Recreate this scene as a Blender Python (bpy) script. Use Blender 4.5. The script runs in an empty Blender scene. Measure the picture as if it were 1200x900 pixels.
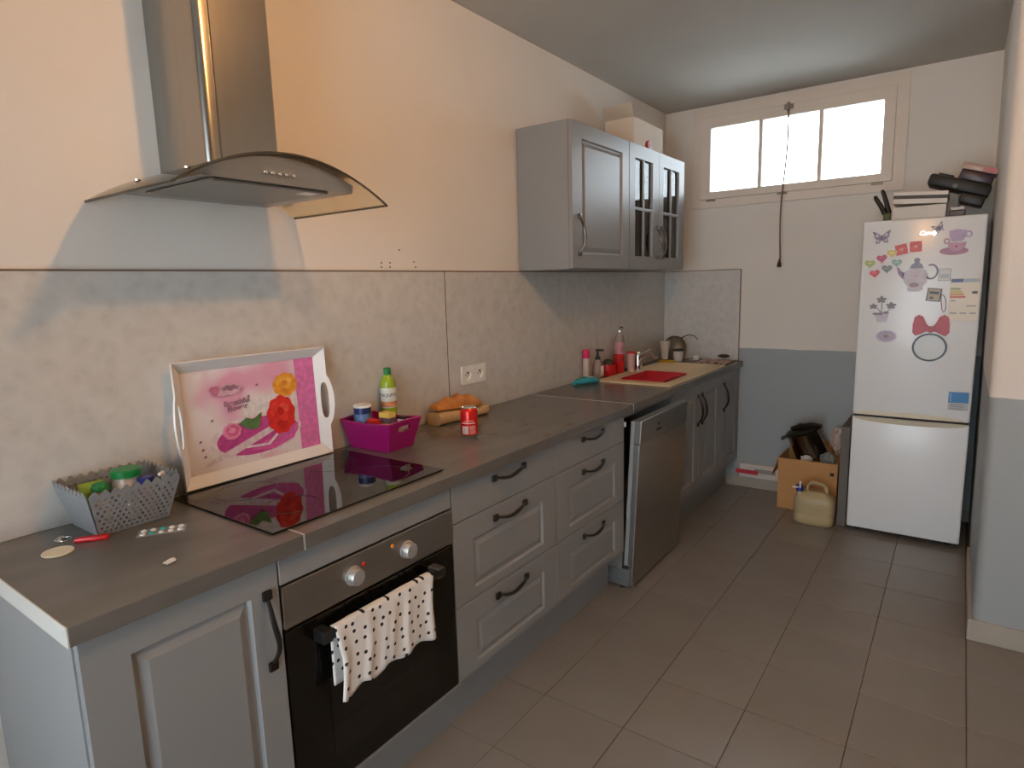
import bpy, bmesh, math, random
from mathutils import Vector, Matrix
random.seed(7)
sc = bpy.context.scene
COL = sc.collection

# ------------------------------------------------------------------ camera
CAM = Vector((1.7917, -0.3595, 1.4599))
YAW, PITCH, ROLL, FPX = 0.6267, -0.1569, -0.0278, 729.03
_fw = Vector((-math.sin(YAW)*math.cos(PITCH), math.cos(YAW)*math.cos(PITCH), math.sin(PITCH)))
_r0 = Vector((math.cos(YAW), math.sin(YAW), 0)); _u0 = _r0.cross(_fw)
_rt = _r0*math.cos(ROLL) + _u0*math.sin(ROLL); _up = -_r0*math.sin(ROLL) + _u0*math.cos(ROLL)
cd = bpy.data.cameras.new('camera'); cam = bpy.data.objects.new('camera', cd); COL.objects.link(cam)
cd.sensor_fit = 'HORIZONTAL'; cd.sensor_width = 36.0; cd.lens = FPX/1200*36; cd.clip_start = 0.02
cam.matrix_world = Matrix(((_rt.x, _up.x, -_fw.x, CAM.x), (_rt.y, _up.y, -_fw.y, CAM.y), (_rt.z, _up.z, -_fw.z, CAM.z), (0, 0, 0, 1)))
sc.camera = cam

def on(px, py, ax, v):
    """photo pixel -> point on the plane ax = v"""
    d = _fw + _rt*((px-600)/FPX) - _up*((py-450)/FPX)
    k = 'xyz'.index(ax); t = (v-CAM[k])/d[k]
    return CAM + d*t

# ------------------------------------------------------------------ world, light, exposure
w = bpy.data.worlds.new('overcast_sky'); sc.world = w; w.use_nodes = True
bg = w.node_tree.nodes['Background']; bg.inputs[0].default_value = (0.80, 0.92, 1.0, 1); bg.inputs[1].default_value = 8.0
BULB_STRENGTH = 640.0
BULB_COLOR = (1.0, 0.50, 0.16)
sc.view_settings.view_transform = 'Standard'; sc.view_settings.look = 'None'
sc.view_settings.exposure = 0.1; sc.view_settings.gamma = 1.0; sc.view_settings.use_curve_mapping = False

# ------------------------------------------------------------------ helpers
def srgb(r, g, b):
    f = lambda c: c/12.92 if c <= 0.04045 else ((c+0.055)/1.055)**2.4
    return (f(r/255), f(g/255), f(b/255), 1.0)

MATS = {}
def mat(name, col, rough=0.5, metal=0.0, noise=0.0, nscale=8.0, bump=0.0, bscale=60.0, alpha=1.0, trans=0.0, emit=None, estr=0.0, spec=0.5, coat=0.0, stretch=None, rnd=0.0):
    if name in MATS: return MATS[name]
    m = bpy.data.materials.new(name); m.use_nodes = True
    nt = m.node_tree; p = nt.nodes['Principled BSDF']
    if len(col) == 3: col = srgb(*col)
    p.inputs['Base Color'].default_value = col
    p.inputs['Roughness'].default_value = rough; p.inputs['Metallic'].default_value = metal
    p.inputs['Specular IOR Level'].default_value = spec; p.inputs['Coat Weight'].default_value = coat
    p.inputs['Alpha'].default_value = alpha; p.inputs['Transmission Weight'].default_value = trans
    if emit: p.inputs['Emission Color'].default_value = emit; p.inputs['Emission Strength'].default_value = estr
    if noise or bump or rnd:
        tc = nt.nodes.new('ShaderNodeTexCoord'); mp = nt.nodes.new('ShaderNodeMapping'); nt.links.new(tc.outputs['Object'], mp.inputs[0])
        if stretch: mp.inputs['Scale'].default_value = stretch
    if noise or rnd:
        n = nt.nodes.new('ShaderNodeTexNoise'); n.inputs['Scale'].default_value = nscale; n.inputs['Detail'].default_value = 6
        nt.links.new(mp.outputs[0], n.inputs['Vector'])
        mr = nt.nodes.new('ShaderNodeMapRange'); mr.inputs[1].default_value = 0.25; mr.inputs[2].default_value = 0.75
        mr.inputs[3].default_value = 1-noise; mr.inputs[4].default_value = 1+noise
        nt.links.new(n.outputs[0], mr.inputs[0])
        fac = mr.outputs[0]
        if rnd:
            oi = nt.nodes.new('ShaderNodeObjectInfo'); m2 = nt.nodes.new('ShaderNodeMapRange')
            m2.inputs[3].default_value = 1-rnd; m2.inputs[4].default_value = 1+rnd; nt.links.new(oi.outputs['Random'], m2.inputs[0])
            mm = nt.nodes.new('ShaderNodeMath'); mm.operation = 'MULTIPLY'; nt.links.new(fac, mm.inputs[0]); nt.links.new(m2.outputs[0], mm.inputs[1]); fac = mm.outputs[0]
        vm = nt.nodes.new('ShaderNodeVectorMath'); vm.operation = 'SCALE'; vm.inputs[0].default_value = col[:3]
        nt.links.new(fac, vm.inputs['Scale']); nt.links.new(vm.outputs[0], p.inputs['Base Color'])
    if bump:
        b = nt.nodes.new('ShaderNodeBump'); b.inputs['Strength'].default_value = bump; b.inputs['Distance'].default_value = 0.002
        n2 = nt.nodes.new('ShaderNodeTexNoise'); n2.inputs['Scale'].default_value = bscale; n2.inputs['Detail'].default_value = 4
        nt.links.new(mp.outputs[0], n2.inputs['Vector']); nt.links.new(n2.outputs[0], b.inputs['Height']); nt.links.new(b.outputs[0], p.inputs['Normal'])
    MATS[name] = m
    return m

def glassmat(name, tint=(1, 1, 1), clear=0.9, rough=0.02):
    """thin pane: tinted see-through plus a Fresnel mirror"""
    if name in MATS: return MATS[name]
    m = bpy.data.materials.new(name); m.use_nodes = True; nt = m.node_tree; nt.nodes.clear()
    o = nt.nodes.new('ShaderNodeOutputMaterial'); t = nt.nodes.new('ShaderNodeBsdfTransparent'); t.inputs[0].default_value = (*[c*clear for c in tint], 1)
    g = nt.nodes.new('ShaderNodeBsdfGlossy'); g.inputs['Roughness'].default_value = rough
    fr = nt.nodes.new('ShaderNodeFresnel'); fr.inputs[0].default_value = 1.5
    mx = nt.nodes.new('ShaderNodeMixShader'); nt.links.new(fr.outputs[0], mx.inputs[0]); nt.links.new(t.outputs[0], mx.inputs[1]); nt.links.new(g.outputs[0], mx.inputs[2])
    nt.links.new(mx.outputs[0], o.inputs[0]); MATS[name] = m
    return m

def rot_between(d):
    return Vector((0, 0, 1)).rotation_difference(Vector(d).normalized()).to_matrix()

def box(bm, x0, x1, y0, y1, z0, z1, bev=0.0, seg=2, mtx=None):
    b = bmesh.new()
    vs = [b.verts.new((x, y, z)) for x in (x0, x1) for y in (y0, y1) for z in (z0, z1)]
    for q in ((0, 1, 3, 2), (4, 6, 7, 5), (0, 4, 5, 1), (2, 3, 7, 6), (0, 2, 6, 4), (1, 5, 7, 3)): b.faces.new([vs[i] for i in q])
    if bev: bmesh.ops.bevel(b, geom=list(b.edges), offset=bev, segments=seg, affect='EDGES', profile=0.5)
    return merge(bm, b, mtx)

def merge(bm, b, mtx=None):
    if mtx is not None: bmesh.ops.transform(b, matrix=mtx, verts=b.verts)
    bmesh.ops.recalc_face_normals(b, faces=b.faces)
    me = bpy.data.meshes.new('tmp'); b.to_mesh(me); b.free(); bm.from_mesh(me); bpy.data.meshes.remove(me)
    return bm

def lathe(bm, c, prof, n=28, axis=(0, 0, 1), cap=True):
    b = bmesh.new(); R = rot_between(axis); c = Vector(c); rings = []
    for r, z in prof:
        rings.append([b.verts.new(R @ Vector((r*math.cos(a), r*math.sin(a), z)) + c) for a in [2*math.pi*i/n for i in range(n)]])
    for A, B in zip(rings, rings[1:]):
        for i in range(n): b.faces.new((A[i], A[(i+1) % n], B[(i+1) % n], B[i]))
    if cap:
        for R_ in (rings[0], rings[-1]):
            try: b.faces.new(R_)
            except ValueError: pass
    return merge(bm, b)

def cyl(bm, p0, p1, r0, r1=None, n=20):
    p0, p1 = Vector(p0), Vector(p1); d = p1-p0
    return lathe(bm, p0, [(r0, 0), (r0 if r1 is None else r1, d.length)], n, d)

def tube(bm, pts, r, n=8):
    b = bmesh.new(); pts = [Vector(p) for p in pts]; rings = []
    up = Vector((0, 0, 1)); prev = None
    for i, p in enumerate(pts):
        d = (pts[min(i+1, len(pts)-1)] - pts[max(i-1, 0)]).normalized()
        if prev is None:
            a = d.cross(up if abs(d.z) < 0.9 else Vector((1, 0, 0))).normalized()
        else:
            a = (prev - d*prev.dot(d)).normalized()
        prev = a; e = d.cross(a); rr = r[i] if isinstance(r, (list, tuple)) else r
        rings.append([b.verts.new(p + (a*math.cos(t) + e*math.sin(t))*rr) for t in [2*math.pi*k/n for k in range(n)]])
    for A, B in zip(rings, rings[1:]):
        for i in range(n): b.faces.new((A[i], A[(i+1) % n], B[(i+1) % n], B[i]))
    b.faces.new(rings[0]); b.faces.new(rings[-1])
    return merge(bm, b)

def ell(bm, c, r, u=20, v=12, mtx=None, jit=0.0):
    b = bmesh.new(); bmesh.ops.create_uvsphere(b, u_segments=u, v_segments=v, radius=1)
    for vt in b.verts:
        k = 1+random.uniform(-jit, jit); vt.co = Vector((vt.co.x*r[0]*k, vt.co.y*r[1]*k, vt.co.z*r[2]*k))
    M_ = Matrix.Translation(c) @ (mtx if mtx is not None else Matrix())
    return merge(bm, b, M_)

def rects(bm, loops, close_first=True, close_last=True):
    """strip of rectangular loops given as lists of 4 points"""
    b = bmesh.new(); R = [[b.verts.new(p) for p in L] for L in loops]
    for A, B in zip(R, R[1:]):
        for i in range(4): b.faces.new((A[i], A[(i+1) % 4], B[(i+1) % 4], B[i]))
    if close_first: b.faces.new(R[0])
    if close_last: b.faces.new(R[-1])
    return merge(bm, b)

def RX(x, y0, y1, z0, z1): return [(x, y0, z0), (x, y1, z0), (x, y1, z1), (x, y0, z1)]
def RY(y, x0, x1, z0, z1): return [(x0, y, z0), (x1, y, z0), (x1, y, z1), (x0, y, z1)]
def RZ(z, x0, x1, y0, y1): return [(x0, y0, z), (x1, y0, z), (x1, y1, z), (x0, y1, z)]
def ring(bm, A, B, C, D):
    """frame: outer back A, outer front B, inner front C, inner back D (rect loops)"""
    b = bmesh.new(); R = [[b.verts.new(p) for p in L] for L in (A, B, C, D)]
    for k in range(4):
        P, Q = R[k], R[(k+1) % 4]
        for i in range(4): b.faces.new((P[i], P[(i+1) % 4], Q[(i+1) % 4], Q[i]))
    return merge(bm, b)

def shape(loops, depth, mtx, bevel=0.0):
    """filled outline with holes (first loop outer), extruded; returns a bmesh in world space"""
    cu = bpy.data.curves.new('tmp', 'CURVE'); cu.dimensions = '2D'; cu.fill_mode = 'BOTH'; cu.extrude = depth/2; cu.bevel_depth = bevel; cu.bevel_resolution = 1
    for L in loops:
        s = cu.splines.new('POLY'); s.points.add(len(L)-1); s.use_cyclic_u = True
        for p, q in zip(s.points, L): p.co = (q[0], q[1], 0, 1)
    o = bpy.data.objects.new('tmp', cu); me = bpy.data.meshes.new_from_object(o)
    bm = bmesh.new(); bm.from_mesh(me); bmesh.ops.transform(bm, matrix=mtx @ Matrix.Translation((0, 0, depth/2)), verts=bm.verts)
    bpy.data.objects.remove(o); bpy.data.curves.remove(cu); bpy.data.meshes.remove(me)
    return bm

def text(body, size, depth, mtx, align='CENTER', shear=0.0, bold=0.0):
    cu = bpy.data.curves.new('tmp', 'FONT'); cu.body = body; cu.size = size; cu.extrude = depth/2; cu.align_x = align; cu.align_y = 'CENTER'; cu.shear = shear; cu.offset = bold
    o = bpy.data.objects.new('tmp', cu); me = bpy.data.meshes.new_from_object(o)
    bm = bmesh.new(); bm.from_mesh(me); bmesh.ops.transform(bm, matrix=mtx @ Matrix.Translation((0, 0, depth/2)), verts=bm.verts)
    bpy.data.objects.remove(o); bpy.data.curves.remove(cu); bpy.data.meshes.remove(me)
    return bm

def frame_mtx(o, u, v):
    u = Vector(u).normalized(); v = Vector(v); v = (v-u*v.dot(u)).normalized(); n = u.cross(v)
    return Matrix(((u.x, v.x, n.x, o[0]), (u.y, v.y, n.y, o[1]), (u.z, v.z, n.z, o[2]), (0, 0, 0, 1)))

WL = {}
def obj(name, bm, m, parent=None, smooth=None):
    """one mesh object from a world-space bmesh, its origin put at its own base"""
    me = bpy.data.meshes.new(name)
    xs = [v.co for v in bm.verts]
    lo = Vector((min(v.x for v in xs), min(v.y for v in xs), min(v.z for v in xs))); hi = Vector((max(v.x for v in xs), max(v.y for v in xs), max(v.z for v in xs)))
    c = Vector(((lo.x+hi.x)/2, (lo.y+hi.y)/2, lo.z))
    for v in bm.verts: v.co -= c
    bm.to_mesh(me); bm.free(); me.materials.append(m)
    if smooth is not None:
        me.polygons.foreach_set('use_smooth', [True]*len(me.polygons)); me.set_sharp_from_angle(angle=math.radians(smooth))
    o = bpy.data.objects.new(name, me); COL.objects.link(o)
    o.location = c - (WL[parent.name] if parent else Vector()); o.parent = parent; WL[o.name] = c
    return o
def inst(name, src, loc, parent=None):
    o = bpy.data.objects.new(name, src.data); COL.objects.link(o)
    o.location = Vector(loc) - (WL[parent.name] if parent else Vector()); o.parent = parent; WL[o.name] = Vector(loc)
    return o
def thing(name, label, cat, loc, group=None):
    o = bpy.data.objects.new(name, None); COL.objects.link(o); o.location = loc; WL[o.name] = Vector(loc); o.empty_display_size = 0.05
    return tag(o, label, cat, group)
def tag(o, label, cat, group=None):
    o['label'] = label; o['category'] = cat
    if group: o['group'] = group
    return o
def struct(name, bm, m, parent=None, smooth=None):
    o = obj(name, bm, m, parent, smooth)
    if parent is None: o['kind'] = 'structure'
    return o
def B(*a, **k): return box(bmesh.new(), *a, **k)

# ------------------------------------------------------------------ materials
def wall_paint(name, upper, lower=None, split=0.99):
    m = mat(name, upper, rough=0.85, noise=0.035, nscale=2.2, bump=0.25, bscale=45)
    if lower:
        nt = m.node_tree; p = nt.nodes['Principled BSDF']
        g = nt.nodes.new('ShaderNodeNewGeometry'); sx = nt.nodes.new('ShaderNodeSeparateXYZ'); nt.links.new(g.outputs['Position'], sx.inputs[0])
        n = nt.nodes.new('ShaderNodeTexNoise'); n.inputs['Scale'].default_value = 9; nt.links.new(g.outputs['Position'], n.inputs['Vector'])
        ad = nt.nodes.new('ShaderNodeMath'); ad.operation = 'MULTIPLY_ADD'; ad.inputs[1].default_value = 0.012; nt.links.new(n.outputs[0], ad.inputs[0]); nt.links.new(sx.outputs['Z'], ad.inputs[2])
        lt = nt.nodes.new('ShaderNodeMath'); lt.operation = 'LESS_THAN'; lt.inputs[1].default_value = split+0.006; nt.links.new(ad.outputs[0], lt.inputs[0])
        mx = nt.nodes.new('ShaderNodeMix'); mx.data_type = 'RGBA'; nt.links.new(lt.outputs[0], mx.inputs['Factor'])
        src = p.inputs['Base Color'].links[0].from_socket; nt.links.new(src, mx.inputs['A']); mx.inputs['B'].default_value = srgb(*lower); nt.links.new(mx.outputs['Result'], p.inputs['Base Color'])
        ro = nt.nodes.new('ShaderNodeMapRange'); ro.inputs[3].default_value = 0.85; ro.inputs[4].default_value = 0.5; nt.links.new(lt.outputs[0], ro.inputs[0]); nt.links.new(ro.outputs[0], p.inputs['Roughness'])
    return m
M_WALL = wall_paint('cream_paint', (226, 220, 213))
M_WALL2 = wall_paint('cream_over_grey_paint', (226, 220, 213), (155, 161, 163), 0.99)
M_CEIL = mat('ceiling_paint', (190, 184, 174), rough=0.9, noise=0.03, nscale=3, bump=0.1)
M_GROUT = mat('grout', (84, 74, 64), rough=0.9)
M_TILE = mat('floor_tile_glaze', (133, 126, 120), rough=0.32, noise=0.06, nscale=5, bump=0.04, bscale=30, rnd=0.045)
M_SKIRT = mat('skirting_tile', (165, 158, 148), rough=0.4, noise=0.04)
M_UNIT = mat('grey_unit_lacquer', (136, 137, 138), rough=0.36, noise=0.015, nscale=4)
M_UNITSIDE = M_UNIT
M_PLINTH = M_UNIT
M_TOP = mat('concrete_worktop', (100, 97, 93), rough=0.24, noise=0.20, nscale=9, bump=0.05, bscale=90, stretch=(1, 0.45, 1))
M_STRIP = mat('aluminium_strip', (205, 205, 203), rough=0.35, metal=0.6)
M_HANDLE = mat('black_iron', (44, 40, 38), rough=0.42, metal=0.6)
M_STEEL = mat('brushed_steel', (166, 163, 158), rough=0.24, metal=1.0, noise=0.05, nscale=30, stretch=(1, 1, 0.03))
M_STEELH = mat('brushed_steel_panel', (166, 163, 158), rough=0.3, metal=1.0, noise=0.05, nscale=30, stretch=(1, 0.03, 1))
M_CHROME = mat('chrome', (220, 220, 220), rough=0.08, metal=1.0)
M_BLACKGLASS = mat('black_glass', (12, 11, 11), rough=0.04, spec=0.6)
M_OVENGLASS = mat('oven_glass', (12, 12, 11), rough=0.12, spec=0.35)
M_OVENWIN = mat('oven_window', (22, 21, 19), rough=0.08, spec=0.4)
M_BLACK = mat('black_plastic', (26, 26, 26), rough=0.45)
M_DARK = mat('dark_inside', (38, 37, 36), rough=0.7)
M_WHITEP = mat('white_plastic', (232, 230, 226), rough=0.35)
M_FRIDGE = mat('fridge_enamel', (236, 239, 242), rough=0.22, bump=0.04, bscale=300)
M_FRAMEW = mat('window_paint', (226, 214, 202), rough=0.5, noise=0.03)
M_PANE = glassmat('window_pane', (1, 1, 1), 0.95)
M_CABGLASS = glassmat('cabinet_pane', (1, 1, 1), 0.9, 0.03)
M_HOODGLASS = glassmat('smoked_glass', (0.99, 0.95, 0.86), 0.97, 0.05)
def frost(m, col, amount, ior):
    nt = m.node_tree; mx = [n for n in nt.nodes if n.type == 'MIX_SHADER'][0]; t = [n for n in nt.nodes if n.type == 'BSDF_TRANSPARENT'][0]
    [n for n in nt.nodes if n.type == 'FRESNEL'][0].inputs[0].default_value = ior
    d = nt.nodes.new('ShaderNodeBsdfDiffuse'); d.inputs[0].default_value = srgb(*col); tl = nt.nodes.new('ShaderNodeBsdfTranslucent'); tl.inputs[0].default_value = srgb(*col)
    m1 = nt.nodes.new('ShaderNodeMixShader'); m1.inputs[0].default_value = 0.5; nt.links.new(d.outputs[0], m1.inputs[1]); nt.links.new(tl.outputs[0], m1.inputs[2])
    m2 = nt.nodes.new('ShaderNodeMixShader'); m2.inputs[0].default_value = amount; nt.links.new(t.outputs[0], m2.inputs[1]); nt.links.new(m1.outputs[0], m2.inputs[2]); nt.links.new(m2.outputs[0], mx.inputs[1])
frost(M_HOODGLASS, (232, 212, 180), 0.14, 1.08)
M_CARD = mat('cardboard', (190, 142, 92), rough=0.85, noise=0.06, nscale=10)

def backsplash():
    m = mat('leaf_laminate', (199, 196, 192), rough=0.42, noise=0.07, nscale=16, bump=0.05, bscale=40)
    nt = m.node_tree; p = nt.nodes['Principled BSDF']; src = p.inputs['Base Color'].links[0].from_socket
    tc = nt.nodes.new('ShaderNodeTexCoord'); 
    n = nt.nodes.new('ShaderNodeTexNoise'); n.inputs['Scale'].default_value = 7; n.inputs['Detail'].default_value = 2; nt.links.new(tc.outputs['Object'], n.inputs['Vector'])
    ad = nt.nodes.new('ShaderNodeVectorMath'); ad.operation = 'MULTIPLY_ADD'; ad.inputs[1].default_value = (0.10, 0.10, 0.10); nt.links.new(n.outputs['Color'], ad.inputs[0]); nt.links.new(tc.outputs['Object'], ad.inputs[2])
    v = nt.nodes.new('ShaderNodeTexVoronoi'); v.feature = 'SMOOTH_F1'; v.inputs['Scale'].default_value = 24; v.inputs['Smoothness'].default_value = 0.4; nt.links.new(ad.outputs[0], v.inputs['Vector'])
    r = nt.nodes.new('ShaderNodeValToRGB'); e = r.color_ramp.elements
    e[0].position = 0.15; e[0].color = (0.93, 0.93, 0.92, 1); e[1].position = 0.55; e[1].color = (1.03, 1.03, 1.025, 1)
    x = r.color_ramp.elements.new(0.30); x.color = (1.0, 1.0, 0.995, 1); x = r.color_ramp.elements.new(0.36); x.color = (0.975, 0.975, 0.97, 1)
    nt.links.new(v.outputs['Distance'], r.inputs[0])
    mu = nt.nodes.new('ShaderNodeVectorMath'); mu.operation = 'MULTIPLY'; nt.links.new(src, mu.inputs[0]); nt.links.new(r.outputs[0], mu.inputs[1]); nt.links.new(mu.outputs[0], p.inputs['Base Color'])
    return m
M_SPLASH = backsplash()

# ------------------------------------------------------------------ room shell
L = 4.056; HC = 2.6224; XR = 3.7; YB = -1.85
T = 0.3078; TX = 0.6655; TY = 1.3457
fl_ = B(-0.12, XR+0.1, YB-0.1, L+0.12, -0.12, -0.003); floor = struct('floor', fl_, M_GROUT)
tile0 = None
g = 0.0013
far_bm = bmesh.new()
for i in range(-3, 13):
    for j in range(-13, 10):
        x0, x1 = TX+i*T+g, TX+(i+1)*T-g; y0, y1 = TY+j*T+g, TY+(j+1)*T-g
        cx0, cx1, cy0, cy1 = max(x0, 0), min(x1, XR), max(y0, YB), min(y1, L)
        if cy0 > 2.58-0.01: cx1 = min(cx1, 1.905)
        if cy1 > 2.58 > cy0 and cx1 > 1.92: cy1 = 2.58
        if cx1-cx0 < 0.02 or cy1-cy0 < 0.02: continue
        whole = abs((cx1-cx0)-(x1-x0)) < 1e-4 and abs((cy1-cy0)-(y1-y0)) < 1e-4
        near = -1 <= i <= 6 and -5 <= j
        if not near:
            box(far_bm, cx0, cx1, cy0, cy1, -0.005, 0.0); continue
        if whole and tile0:
            inst('floor_tile', tile0, ((x0+x1)/2, (y0+y1)/2, -0.007), floor)
        else:
            t_ = obj('floor_tile', B(cx0, cx1, cy0, cy1, -0.007, 0.0, bev=0.0012, seg=1), M_TILE, floor)
            if whole: tile0 = t_
o = obj('floor_tile_field', far_bm, M_TILE, floor); o['kind'] = 'stuff'
struct('ceiling', B(-0.12, XR+0.1, YB-0.1, L+0.12, HC, HC+0.1), M_CEIL)
wall_l = struct('wall_left', B(-0.12, 0, YB-0.1, L+0.12, -0.12, HC), M_WALL)
for px_, py_ in [(447, 308), (457, 308), (447, 313), (457, 313), (485, 307), (487, 313), (468, 293)]:
    p = on(px_, py_, 'x', 0.0); obj('wall_plug', cyl(bmesh.new(), (-0.004, p.y, p.z), (0.0006, p.y, p.z), 0.0035, n=10), M_BLACK if py_ > 300 else M_DARK, wall_l)
# far wall with its window hole
wx0, wx1, wz0, wz1 = 0.215, 1.452, 1.965, 2.588
bm = bmesh.new()
ring(bm, RY(L+0.22, -0.12, XR+0.1, -0.12, HC), RY(L, -0.12, XR+0.1, -0.12, HC), RY(L, wx0+0.03, wx1-0.03, wz0+0.03, wz1-0.03), RY(L+0.22, wx0+0.03, wx1-0.03, wz0+0.03, wz1-0.03))
struct('wall_far', bm, M_WALL2)
# projecting wall on the right: side face beside the fridge, front face towards the room
b = bmesh.new(); lean = 0.011; r_ = 0.035; outline = [(0, L+0.02)]
for k in range(9):
    a = math.pi + (math.pi/2)*k/8; outline.append((r_ + r_*math.cos(a), 2.58 + r_ + r_*math.sin(a)))
outline += [(XR+0.1-1.91, 2.58), (XR+0.1-1.91, L+0.02)]
lo_ = [b.verts.new((1.91+x, y, -0.01)) for x, y in outline]; hi_ = [b.verts.new((1.91+x-(lean*HC if x < 1 else 0), y, HC)) for x, y in outline]
n_ = len(lo_)
for i in range(n_): b.faces.new((lo_[i], lo_[(i+1) % n_], hi_[(i+1) % n_], hi_[i]))
b.faces.new(lo_); b.faces.new(hi_)
struct('wall_right', merge(bmesh.new(), b), M_WALL2, smooth=40)
struct('wall_side', B(XR, XR+0.1, YB-0.1, 2.6, -0.12, HC), M_WALL)
# wall behind the viewer with the window whose daylight falls on the end panel, the fridge and the wall corner
bm = bmesh.new()
ring(bm, RY(YB-0.12, -0.12, XR+0.1, -0.12, HC), RY(YB, -0.12, XR+0.1, -0.12, HC), RY(YB, 0.5, 2.3, 0.12, 2.3), RY(YB-0.12, 0.5, 2.3, 0.12, 2.3))
struct('wall_back', bm, M_WALL)
bm = bmesh.new(); ring(bm, RY(YB-0.08, 0.5, 2.3, 0.12, 2.3), RY(YB-0.03, 0.5, 2.3, 0.12, 2.3), RY(YB-0.03, 0.56, 2.24, 0.18, 2.24), RY(YB-0.08, 0.56, 2.24, 0.18, 2.24)); box(bm, 1.37, 1.43, YB-0.08, YB-0.03, 0.17, 2.25)
wb = struct('window_back_offscreen', bm, M_FRAMEW); obj('pane', B(0.55, 2.25, YB-0.058, YB-0.054, 0.17, 2.25), M_PANE, wb)

# skirting tiles
bb = struct('baseboard_far', B(0.50, 1.905, L-0.012, L+0.001, 0.001, 0.078, bev=0.002), M_SKIRT)
bb2 = struct('baseboard_right', B(1.907, 3.9, 2.568, 2.583, 0.001, 0.088, bev=0.003), M_SKIRT)
struct('baseboard_side', B(1.896, 1.912, 2.568, 3.4, 0.001, 0.088, bev=0.003), M_SKIRT)

# window in the far wall
win = bpy.data.objects.new('window_1', None); COL.objects.link(win); WL['window_1'] = Vector(((wx0+wx1)/2, L, wz0)); win.location = WL['window_1']; win['kind'] = 'structure'
bm = bmesh.new(); ring(bm, RY(L+0.05, wx0-0.014, wx1+0.014, wz0-0.015, wz1+0.015), RY(L-0.022, wx0-0.014, wx1+0.014, wz0-0.015, wz1+0.015), RY(L-0.022, 0.262, 1.405, 2.005, 2.54), RY(L+0.05, 0.262, 1.405, 2.005, 2.54)); obj('window_frame', bm, M_FRAMEW, win)
bm = bmesh.new(); ring(bm, RY(L+0.03, 0.265, 1.402, 2.008, 2.537), RY(L-0.030, 0.265, 1.402, 2.008, 2.537), RY(L-0.030, 0.331, 1.344, 2.055, 2.47), RY(L+0.03, 0.331, 1.344, 2.055, 2.47)); obj('sash', bm, M_FRAMEW, win)
for x in (0.654, 1.01): obj('glazing_bar', B(x-0.011, x+0.011, L-0.026, L+0.02, 2.054, 2.471, bev=0.003), M_FRAMEW, win)
for a, c_ in ((0.331, 0.643), (0.665, 0.999), (1.021, 1.344)): obj('pane', B(a-0.004, c_+0.004, L-0.006, L-0.002, 2.05, 2.475), M_PANE, win)
la = obj('latch', B(0.795, 0.85, L-0.045, L-0.0295, 2.505, 2.535, bev=0.004), mat('tarnished_metal', (150, 140, 128), rough=0.5, metal=0.5), win)
obj('latch_tongue', B(0.812, 0.832, L-0.056, L-0.0445, 2.49, 2.545, bev=0.004), MATS['tarnished_metal'], win)
for x in (0.34, 0.80, 1.33): obj('hinge', B(x-0.03, x+0.03, L-0.036, L-0.022, 1.992, 2.004, bev=0.002), MATS['tarnished_metal'], win)
cord = thing('pull_cord', 'thin cord with dark pull hanging from the window latch', 'cord', (0.80, L-0.06, 1.53))
top = Vector((0.826, L-0.058, 2.50)); bot = on(913, 306, 'y', L-0.05)
obj('string', tube(bmesh.new(), [top.lerp(bot, k/14) + Vector((0.008*math.sin(k*0.5), -0.01*math.sin(math.pi*k/14), 0)) for k in range(15)], 0.0045, 6), mat('grey_cord', (108, 92, 80), rough=0.8), cord)
obj('pull_knob', lathe(bmesh.new(), (bot.x, bot.y, bot.z-0.04), [(0.006, 0), (0.014, 0.004), (0.013, 0.02), (0.006, 0.04), (0.003, 0.055)], 12), M_DARK, cord, 40)

# wall panels (splashback)
ZP = 1.5294
def panel(label, x0, x1, y0, y1, flip=False):
    p = thing('splashback_panel', label, 'wall panel', ((x0+x1)/2, (y0+y1)/2, 0.901))
    obj('sheet', B(x0, x1, y0, y1, 0.901, ZP-0.004), M_SPLASH, p)
    if flip: obj('edge_trim', B(x0, x1+0.005, y0-0.001, y1, ZP-0.005, ZP), M_TRIM, p); obj('edge_trim', B(x1, x1+0.006, y0-0.001, y1, 0.901, ZP-0.0052), M_TRIM, p)
    else: obj('edge_trim', B(x0, x1+0.001, y0, y1, ZP-0.005, ZP), M_TRIM, p)
M_TRIM = mat('brown_trim', (120, 100, 84), rough=0.5)
panel('pale leaf-patterned wall panel behind the hob and the leaning tray', 0.0005, 0.0075, -0.7, 1.638)
panel('pale leaf-patterned wall panel with the double socket', 0.0005, 0.0075, 1.642, L-0.009)
tag(obj('panel_joint_strip', B(0.0005, 0.0079, 1.6385, 1.6415, 0.901, ZP), M_DARK, None), 'thin dark joint strip between the two pale wall panels', 'strip')
panel('narrow pale wall panel on the window wall at the worktop end', 0.008, 0.548, L-0.0075, L-0.0005, True)

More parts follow.
